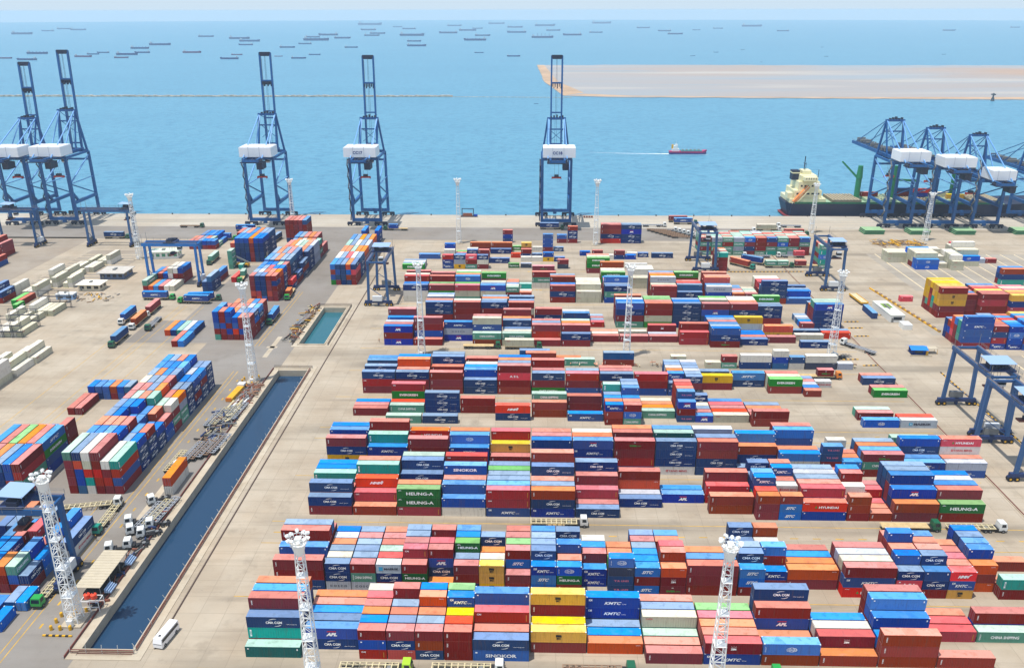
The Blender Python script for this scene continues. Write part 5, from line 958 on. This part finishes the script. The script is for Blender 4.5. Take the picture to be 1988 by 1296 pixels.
def hut(name, label, x, y, w, d, h, wallm, roofm, rz=0, over=.8, wins=3, cat='building', win=None):
    t = thing(name, label, cat, (x, y, 0), R(rz)); mb = MB(); mb.box(0,w,0,d,0,h,wallm); mb.build('wall', t)
    mb = MB(); mb.box(-over,w+over,-over,d+over,h+.01,h+.3,roofm); mb.build('roof', t)
    for i in range(wins): xx = w*(i+.5)/wins; mb = MB(); mb.box(xx-w/wins*.3, xx+w/wins*.3, -.05, -.003, h*.35, h*.8, win or GLASS); mb.build('window', t)
    for i in range(2): yy = d*(i+.5)/2; mb = MB(); mb.box(w+.003, w+.05, yy-d*.15, yy+d*.15, h*.35, h*.8, win or GLASS); mb.build('window', t)
    mb = MB(); mb.box(w*.08, w*.08+1, -.08, -.052, 0, 2.1, STEEL); mb.build('door', t)
    mb = MB(); mb.box(w*.4, w*.5, d*.4, d*.7, h+.3, h+.9, STEEL); mb.build('roof_unit', t); return t
GR = mat('grey_flat_roof', (196,190,180), .85, noise=.15, nscale=.5); BG = mat('blue_grey_wall', (90,108,140), .7); CRW = mat('cream_wall', (216,206,180), .8)
hut('office_hut', 'grey flat-roofed office with dark windows left of the bright blue gantry', -229, 413.5, 12.5, 11, 3.4, BG, GR, 0, 1.2, 4)
hut('service_hut', 'cream service hut with white flat roof and bushes beside it', -230.5, 394, 11, 7, 3.2, CRW, mat('white_flat_roof', (236,228,210), .8), 0, 1.0, 3)
hut('work_cabin', 'pale blue and white cabin with clutter before the cream hut', -234.5, 380, 8.5, 4, 2.6, mat('pale_blue_wall', (150,185,225), .6), TRW, 0, .2, 2)
hut('gate_house', 'white gate house with green framed glass behind the bright blue gantry', -219, 451, 16, 8, 4.0, mat('white_render', (225,226,220), .7), mat('pale_green_roof', (206,216,196), .8), 8, .6, 5, win=mat('green_glass', (60,140,110), .2))
hut('service_cabin', 'white box cabin with mossy roof on the right service strip', 163.6, 356, 6.5, 20, 3.2, mat('off_white_panel', (226,226,220), .7), mat('mossy_white_roof', (224,228,214), .8, noise=.15, nscale=.2), 2, .1, 1)
mb = MB(); mb.box(0,4,0,6,0,.05,mat('moss_green', (120,150,70), .9, noise=.3, nscale=1)); o = mb.build('roof_moss'); o.location = (164.6, 366, 3.52); tag(o, 'green moss patch on the right service cabin roof', 'moss'); struct(o, 'stuff')
mb = MB(); mb.box(166.6-163, 166.6-159, 0, 5, 0, 2.4, TRW); o = mb.build('small_cabin'); o.location = (162, 346.5, 0); tag(o, 'small white cabin in front of the service cabin', 'cabin')
t = thing('blue_hut', 'hut with bright blue roof at the end of the right service strip', 'hut', (157.4, 318.0, 0), R(-3))
BLU = mat('bright_blue_roof', (20,130,225), .5); mb = MB(); mb.box(0,5.5,0,4,0,2.4,MATS['side_N']); mb.build('wall', t); mb = MB(); mb.add([(-.8,-.8,2.3),(6.2,-.8,2.3),(6.2,2,3.2),(-.8,2,3.2),(-.8,4.8,2.3),(6.2,4.8,2.3)], [(0,1,2,3),(3,2,5,4)], BLU); mb.build('roof', t)
mb = MB(); mb.box(1.2,4.2,-.06,-.003,.8,2,GLASS); mb.build('window', t); mb = MB(); mb.box(5.6,6.4,-.2,.2,0,2.2,YELB); mb.box(-1.2,7.5,-1.6,-1.3,0,.4,PALE); mb.build('kerb', t)
mb = MB(); mb.box(0,4,0,3,2.2,2.4,CREAMR); [mb.box(x,x+.12,y,y+.12,0,2.2,YELB) for x in (.1,3.8) for y in (.1,2.8)]; o = mb.build('awning'); o.location = (164.2, 318.6, 0); tag(o, 'cream awning on yellow posts beside the blue hut', 'awning')
t = thing('barge_frame', 'long yellow steel platform lying on the right service strip', 'platform', (158.2, 377.0, 0), R(4)); mb = MB()
mb.box(-1.8,1.8,-7,7,.9,1.5,YELB); mb.box(-1.5,1.5,-6.6,6.6,1.5,1.56,CHC); mb.box(-1.6,1.6,-6.5,6.5,0,.9,CHB); mb.build('deck', t); mb = MB(); [mb.box(s*1.75-.05,s*1.75+.05,-6.8,6.8,1.5,1.75,YELB) for s in (-1,1)]; mb.build('rail', t); t.location = (160.2, 386.0, 0)
mb = MB(); mb.box(-.35,.35,0,62,0,.6,YELB); [mb.box(-.5,.5,q*4.2,q*4.2+1.6,.6,1.0,CHBR) for q in range(14)]; o = mb.build('cable_tray'); o.location = (184.5, 352, 0); o.rotation_euler.z = R(7); o.location = (180.5, 343.6, 0); tag(o, 'long yellow and brown cable tray on the right service strip', 'cable tray')
# reach stacker near the green boxes
t = thing('reach_stacker', 'yellow reach stacker with raised boom lifting beside the green boxes', 'reach stacker', (-160.5, 437.5, 0), R(178)); mb = MB(); mb.box(-3.5,3.2,-1.5,1.5,.8,2.2,YELB); mb.build('body', t); mb = MB(); mb.box(-.8,1.2,-.9,.9,2.2,3.9,CDB); mb.build('cab', t); mb = MB(); mb.beam((-3.4,0,2.6), (7.5,0,8.0), .8, STEEL); mb.beam((7.5,0,8), (7.5,0,6.4), .5, CDB); mb.build('boom', t)
for x in (-2.5, 2.4):
    for s in (-1.5, 1.5): mb = MB(); mb.cyl((x,s-.4,.85), (x,s+.4,.85), .85, DARK, 12); mb.build('wheel', t)
# refrigerated racks (lattice frames)
RK = mat('dark_rack_steel', (70,72,80), .7)
for i, (x, y, w, lb) in enumerate([(-234.8, 329.2, 13, 'dark steel rack frame in front of the racked white boxes'), (-234.8, 342.6, 13, 'dark steel rack frame behind the first racked white boxes'), (-236, 368.4, 15, 'tall steel rack frame at the far end of the racked boxes'), (-262, 355, 14, 'tall steel rack frame at the left edge beside white boxes'), (-214.6, 260.5, 14, 'dark steel rack at the near end of white stacked boxes'), (-214.6, 274.4, 14, 'dark steel rack between two bays of white boxes'), (-222, 287, 18, 'dark steel rack beyond the near white boxes')]):
    mb = MB()
    for q in range(4):
        for yy in (0, .9): mb.beam((w*q/3,yy,0), (w*q/3,yy,8.6), .16, RK)
        if q < 3: mb.beam((w*q/3,0,.3), (w*(q+1)/3,0,2.9), .08, RK)
    for z in (2.8, 5.6, 8.5):
        for yy in (0, .9): mb.beam((0,yy,z), (w,yy,z), .14, RK)
        mb.box(0, w, 0, .9, z-.1, z-.02, RK) if z < 8 else None
    o = mb.build('reefer_rack'); o.location = (x, y, 0); tag(o, lb, 'rack', 'steel access racks between white boxes')
# hatch covers on the apron
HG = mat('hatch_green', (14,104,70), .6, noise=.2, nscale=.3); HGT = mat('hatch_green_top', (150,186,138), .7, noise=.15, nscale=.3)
for i, (x, y) in enumerate([(211, 515), (239.6, 514.6), (268, 515), (306, 516)]):
    for k in range(3):
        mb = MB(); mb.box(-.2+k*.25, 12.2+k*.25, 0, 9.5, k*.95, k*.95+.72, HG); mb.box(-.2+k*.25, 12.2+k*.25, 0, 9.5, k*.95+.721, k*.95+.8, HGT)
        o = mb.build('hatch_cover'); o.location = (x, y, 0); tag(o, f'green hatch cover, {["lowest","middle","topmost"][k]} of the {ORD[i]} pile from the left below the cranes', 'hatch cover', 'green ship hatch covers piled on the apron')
# quay fenders / bollards and small things
mb = MB(); mb.cyl((0,0,0),(0,0,.5),.35,CHB,8); mb.cyl((0,0,.5),(0,0,.8),.55,CHB,8); qm = mb.mesh('mooring_bollard')
for i in range(26): o = link('mooring_bollard', qm, None, (-330+26*i, QY-1.2, 0)); tag(o, 'black mooring bollard on the quay edge', 'bollard', 'mooring bollards on the quay edge')
mb = MB(); mb.box(0,11,0,3,0,.5,CDB); [mb.box(x,x+.5,0,.5,.5,6,CDB) for x in (.8, 8.6)]; mb.box(.8,9.1,0,.5,5.6,6,CDB); mb.box(1.6,8,0,2,.5,2.4,RU); mb.box(9,11.6,0,2,.5,1.6,MATS['side_b']); o = mb.build('steel_platform'); o.location = (-49, 558, 0); tag(o, 'small dark frame and platform at the quay edge beside the mast', 'frame')
mb = MB(); [mb.box(q*1.7,q*1.7+1.3,0,1.3,0,1.2,RU) for q in range(4)]; o = mb.build('drum_row'); o.location = (35.5, 557, 0); tag(o, 'row of rusty drums at the quay edge right of the centre crane', 'drums')
# people
SK = mat('skin', (150,105,80)); 
def person(x, y, rz, shirt, trousers, label):
    me = bpy.data.meshes.new('person'); V = [(0,0,.95),(0,0,1.2),(0,0,1.42),(0,0,1.53),(0,.01,1.66),(-.1,0,.92),(-.13,.05,.5),(-.14,0,.06),(.1,0,.92),(.13,-.08,.5),(.14,-.16,.06),(-.2,0,1.4),(-.27,.03,1.12),(-.25,-.1,.9),(.2,0,1.4),(.28,.02,1.12),(.26,-.12,.9),(-.14,-.14,.03),(.14,-.3,.03)]
    E = [(0,1),(1,2),(2,3),(3,4),(0,5),(5,6),(6,7),(0,8),(8,9),(9,10),(2,11),(11,12),(12,13),(2,14),(14,15),(15,16),(7,17),(10,18)]
    me.from_pydata(V, E, []); o = bpy.data.objects.new('person', me); col.objects.link(o); o.location = (x, y, .01); o.rotation_euler.z = rz
    sk = o.modifiers.new('skin', 'SKIN'); rad = [.15,.15,.16,.06,.11,.1,.075,.05,.1,.075,.05,.07,.05,.035,.07,.05,.035,.045,.045]
    for i, r in enumerate(rad): me.skin_vertices[0].data[i].radius = (r, r*.85)
    me.skin_vertices[0].data[0].use_root = True; ss = o.modifiers.new('subd', 'SUBSURF'); ss.levels = ss.render_levels = 1
    for m in (shirt, trousers, SK): me.materials.append(m)
    dg = bpy.context.evaluated_depsgraph_get(); m2 = bpy.data.meshes.new_from_object(o.evaluated_get(dg)); o.modifiers.clear(); o.data = m2
    m2.materials.clear(); [m2.materials.append(m) for m in (shirt, trousers, SK)]
    for p in m2.polygons: z = p.center.z; p.material_index = 2 if z > 1.5 or (abs(p.center.x) > .22 and z < 1.0) else (1 if z < .95 else 0)
    mb = MB(); mb.cyl((0,.01,1.7), (0,.01,1.8), .13, YELB, 10, .08); mb.build('helmet', o); tag(o, label, 'person')
person(-116.6, 183.8, .4, mat('dark_shirt', (50,55,75)), mat('grey_trousers', (90,85,80)), 'person in dark clothes standing on the road before the green truck')
person(-65.2, 327.5, 1.2, mat('orange_vest', (220,120,50)), MATS['grey_trousers'], 'person in an orange vest at the left end of the eighth block')
# ------------------------------------------------------------------ docked ship
HULL = mat('navy_hull', (18,34,70), .5, noise=.1, nscale=.1); BOOT = mat('red_boot_top', (130,40,50), .6); DECKG = mat('pale_green_deck', (150,180,150), .8, noise=.15, nscale=.2); SUPC = mat('cream_superstructure', (232,226,184), .6, noise=.05, nscale=.3); HATCH = mat('brown_hatch', (130,120,105), .8, noise=.2, nscale=.4)
SGR = mat('ship_crane_green', (18,128,84), .5); OBT = mat('orange_lifeboat', (228,140,80), .5)
def hull(mb, L_, B, z0, z1, m, stern=.85, zr=0.0):
    """stern at x=0, bow at x=L_"""
    st = [(0,.62,z1),(0.02,.85,z1),(.08,1,z1),(.75,1,z1),(.87,.8,z1),(.95,.42,z1+zr),(1.0,.02,z1+zr)]
    top = [(s*L_, w*B/2, z) for s, w, z in st]; bot = [(max(s, .015)*L_*(1 if s < .9 else .975), w*B/2*(.9 if s < .1 else .97), z0) for s, w, z in st]
    n = len(st); V = top+[(x,-y,z) for x, y, z in top]+bot+[(x,-y,z) for x, y, z in bot]; F = []
    for i in range(n-1): F += [(i, i+1, 2*n+i+1, 2*n+i), (n+i+1, n+i, 3*n+i, 3*n+i+1)]
    F += [(0, n, 3*n, 2*n)[::-1]]+[tuple(list(range(n))[::-1]+list(range(n, 2*n)))[::1]]
    mb.add(V, F, m)
t = thing('docked_ship', 'navy hulled cargo ship with cream stern tower moored along the right quay', 'cargo ship', (177, 583, -3))
LS, BS = 186, 28
mb = MB(); hull(mb, LS, BS, 1.2, 10.5, HULL, zr=2.5); mb.build('hull', t); mb = MB(); hull(mb, LS*.998, BS*.985, -2, 1.25, BOOT); o = mb.build('boot_top', t)
mb = MB(); mb.box(5, LS*.8, -BS/2+.4, BS/2-.4, 10.52, 10.7, DECKG); mb.build('deck', t)
mb = MB(); mb.box(2, 27, -11.5, 11.5, 10.7, 13.6, SUPC); mb.box(5, 24, -10, 10, 13.6, 19, SUPC); mb.box(7.5, 22, -9.5, 9.5, 19, 25, SUPC); mb.box(9, 20, -8.5, 8.5, 25, 29, SUPC); mb.box(10, 19, -13.5, 13.5, 26, 28.6, SUPC); mb.box(11, 17, -4, 4, 29, 31.6, SUPC); mb.box(0.5, 4, -10.5, -4, 13.6, 17.5, SUPC); mb.build('superstructure', t)
for k, (x0, x1, z) in enumerate([(6,23,16.2),(8.5,21,21.5),(10.5,18.5,27.2)]):
    for q in range(5): mb = MB(); w = (x1-x0)/5; yy = (-10.05, -9.55, -13.55)[k]; mb.box(x0+w*q+.6, x0+w*(q+1)-.6, yy, yy+.04, z, z+1.2, GLASS); mb.build('window', t)
mb = MB(); mb.box(4.5, 9.5, -3, 3, 25, 31.5, CDB); mb.box(4.4, 9.6, -3.1, 3.1, 29.5, 30.3, SUPC); mb.build('funnel', t)
mb = MB(); mb.beam((13,0,31), (13,0,41), .5, CDB); mb.beam((13,-2.5,36), (13,2.5,36), .3, CDB); mb.beam((15,3,31), (15,3,36), .25, CDB); mb.beam((21,-7,25), (21,-7,33), .3, CDB); mb.build('mast', t)
mb = MB(); mb.beam((4.5,-12.0,11.5), (14,-10.6,22), 2.2, OBT, 1.8); mb.build('lifeboat', t); mb = MB(); mb.beam((3.5,-12.8,10.5), (14.5,-11.8,23), .4, SUPC); mb.beam((6,-13.2,10.5), (16.5,-12.2,22), .4, SUPC); mb.build('launch_ramp', t)
for i, x in enumerate((32, 56, 80, 104, 128)):
    mb = MB(); mb.box(x, x+20, -BS/2+3.5, BS/2-3.5, 10.7, 12.6, HATCH if i % 2 == 0 else DECKG)
    for q in range(9): mb.box(x+.5+q*2.2, x+.9+q*2.2, -BS/2+3.4, BS/2-3.4, 12.6, 12.9, CHC)
    mb.build('hatch', t)
mb = MB(); mb.box(5, LS*.78, -BS/2+.2, -BS/2+.35, 10.6, 11.8, HG); mb.build('bulwark', t)
for x, ang in ((52, 215), (118, 210), (76, 200)):
    mb = MB(); mb.cyl((x,0,10.5), (x,0,26), 1.9, SGR, 14); mb.cyl((x,0,26), (x,0,34.5), 2.2, SGR, 14, 1.6); a = R(ang); mb.beam((x,0,25), (x+15*math.cos(a), 15*math.sin(a)*-.3, 37), 1.5, SGR, w2=1.1) if x == 52 else mb.beam((x,0,25), (x+18,0,24), 1.4, SGR)
    mb.build('deck_crane', t)
for i, (c, x, y, z) in enumerate([('m',61,2,13),('X',97,0,15.9),('b',97,0,13),('k',115,2,13),('y',118,-5,13),('m',84,3,13),('N',84,3,15.9)]):
    own_container(dict(x=177+x, y=583+y, z=z-3, L=12.19, h=2.9, c=c, t=0, n=1, turn=False), f"{CODES[c][0]} container carried on the docked ship deck, {ORD[i]} of seven")
# coaster under way with its wake
t = thing('coaster', 'small magenta and blue cargo coaster under way in the channel', 'cargo ship', (138, 847, -3)); MG = mat('magenta_hull', (190,40,100), .5)
mb = MB(); hull(mb, 38.5, 7.5, 1.4, 3.0, MG, zr=1.2); hull(mb, 38.3, 7.4, 0, 1.42, mat('blue_hull', (30,60,130), .5)); mb.build('hull', t)
mb = MB(); mb.box(3, 10, -2.8, 2.8, 3, 5.5, TRW); mb.box(4, 8.5, -2.4, 2.4, 5.5, 8.2, TRW); mb.box(6, 8.4, -2, 2, 8.2, 9.6, TRW); mb.build('superstructure', t); mb = MB(); mb.box(2.6, 4.4, -1.2, 1.2, 5.5, 9.4, YELB); mb.build('funnel', t); mb = MB(); mb.beam((7,0,9.6),(7,0,13),.25,TRW); mb.build('mast', t)
mb = MB(); mb.box(12, 33, -3, 3, 3, 3.9, mat('teal_cargo', (70,150,150))); [mb.box(13+4*i, 15+4*i, -2, 2, 3.9, 4.5, STEEL) for i in range(5)]; mb.build('cargo_hatch', t)
WK = mat('wake_foam', (236,244,248), .8)
mb = MB(); random.seed(5); V = []; n = 60
for i in range(n+1):
    x = -i*1.35; w = (.9+1.1*math.exp(-i/14)+random.uniform(-.3,.3))*(1-i/n)**.5; y = i*.02*i*.02*6; V += [(x, y-w, 0), (x, y+w, 0)]
mb.add(V, [(2*i, 2*i+1, 2*i+3, 2*i+2)[::-1] for i in range(n)], WK); mb.add([(0,-4.2,0),(39,-3.9,0),(39.5,-3.2,0),(6,-3.6,0)], [(0,1,2,3)], WK); o = mb.build('ship_wake'); o.location = (138.5, 847, -2.93); tag(o, 'white wake trailing left behind the small coaster', 'wake'); struct(o, 'stuff')
# anchored ships on the roads
FH = [mat('far_hull_blue', (0,44,112), .7), mat('far_hull_grey', (30,70,125), .7), mat('far_hull_maroon', (100,40,90), .7)]; FS = mat('far_superstructure', (190,200,205), .7)
SH = [(43,67,40,0),(92,61,24,1),(124,57,26,1),(152,59,30,1),(10,114,28,2),(52,117,39,0),(73,105,41,0),(162,111,34,2),(181,106,24,1),(200,103,24,0),(236,113,28,2),(247,107,42,0),(272,95,36,0),(276,103,30,0),(311,88,42,0),(400,72,30,0),(373,103,36,2),(445,115,36,0),(460,107,22,2),
 (465,76,40,0),(485,81,40,1),(477,88,28,0),(558,93,30,0),(580,114,29,0),(541,110,16,2),(592,86,26,1),(611,107,23,1),(614,79,50,0),(607,73,28,1),(637,69,38,0),(665,75,32,0),(682,93,26,0),(718,49,46,1),(715,59,30,0),(733,66,30,0),(722,70,30,0),(772,53,18,1),(794,57,26,0),(800,70,48,0),(804,81,28,0),(809,90,38,0),(870,65,36,0),(882,51,28,1),
 (908,60,34,0),(927,56,20,1),(922,79,44,0),(937,70,30,0),(964,47,32,1),(1000,54,30,0),(1003,64,38,1),(1058,51,40,1),(1053,74,43,3),(1074,60,28,1),(1111,69,37,0),(1168,46,38,1),(1157,64,26,1),(1249,55,26,1),(1290,61,26,1),(1311,67,30,0),(930,103,18,1),(997,110,26,0),(1041,202,9,0),
 (1352,59,16,1),(1394,56,20,1),(1460,52,40,1),(1520,61,24,1),(1843,60,26,1),(1971,54,20,1),(1390,102,10,1),(1442,97,8,1),(1345,109,10,1),(1596,92,6,1),(1604,110,8,1),(1832,106,8,1),(1478,121,5,0)]
Mi = cam.matrix_world.to_3x3()
def sea_at(x, y):
    d = Mi @ Vector((x-994, 648-y, -FPX)); k = (-3-CAMH)/d.z; return d.x*k, d.y*k
rank = sorted(range(len(SH)), key=lambda i: SH[i][0]); rk = {i: n for n, i in enumerate(rank)}
TENS = ['', '', 'twenty', 'thirty', 'forty', 'fifty', 'sixty', 'seventy']
def nth(n):
    n += 1
    if n <= 20: return ORD[n-1]
    if n % 10 == 0: return {30:'thirtieth',40:'fortieth',50:'fiftieth',60:'sixtieth',70:'seventieth'}[n]
    return TENS[n//10]+'-'+ORD[n % 10-1]
for i, (x, y, w, c) in enumerate(SH):
    X, Y = sea_at(x-w/2, y); X2, _ = sea_at(x+w/2, y); L_ = X2-X; k = L_/150; flip = i % 4 == 1
    lb = f"{'small boat' if w < 12 else ['blue hulled','grey','maroon hulled','tall masted blue'][c]+' cargo ship'} anchored far out, {nth(rk[i])} counted from the left"
    t = thing('anchored_ship', lb, 'ship', (X if not flip else X2, Y, -3), math.pi if flip else 0, 'ships anchored out at sea')
    f = FH[0 if c == 3 else c]; mb = MB(); hull(mb, L_, L_*.15, 0, L_*.078, f, zr=L_*.018); mb.build('hull', t)
    mb = MB(); mb.box(L_*.05, L_*.13, -L_*.05, L_*.05, L_*.07, L_*.14, FS); mb.box(L_*.06, L_*.1, -L_*.02, L_*.02, L_*.13, L_*.16, FS); mb.build('superstructure', t)
    if w > 30 or c == 3:
        mb = MB()
        for q in ((.28,.45,.62,.8) if c == 3 or i % 3 == 0 else (.9,)): mb.box(L_*q, L_*(q+.012), -1.5, 1.5, L_*.05, L_*(.2 if c == 3 else .11), f)
        if i % 3 == 1: mb.box(L_*.2, L_*.82, -L_*.05, L_*.05, L_*.05, L_*.075, FH[2])
        mb.build('deck_gear', t)
# ------------------------------------------------------------------ haze
hb = MB(); hb.box(-16000, 16000, -400, 15500, -10.2, 134.6, MATS['wake_foam']); ho = hb.build('haze'); struct(ho, 'stuff'); tag(ho, 'pale blue sea haze thickening towards the horizon', 'haze')
hm = bpy.data.materials.new('haze_air'); hm.use_nodes = True; hn = hm.node_tree; hn.nodes.clear(); out = hn.nodes.new('ShaderNodeOutputMaterial'); pv = hn.nodes.new('ShaderNodeVolumePrincipled')
pv.inputs['Color'].default_value = (.70, .86, .97, 1); pv.inputs['Density'].default_value = 0.95e-4; pv.inputs['Anisotropy'].default_value = .0
lk(hn, pv.outputs[0], out.inputs['Volume']); ho.data.materials.clear(); ho.data.materials.append(hm)
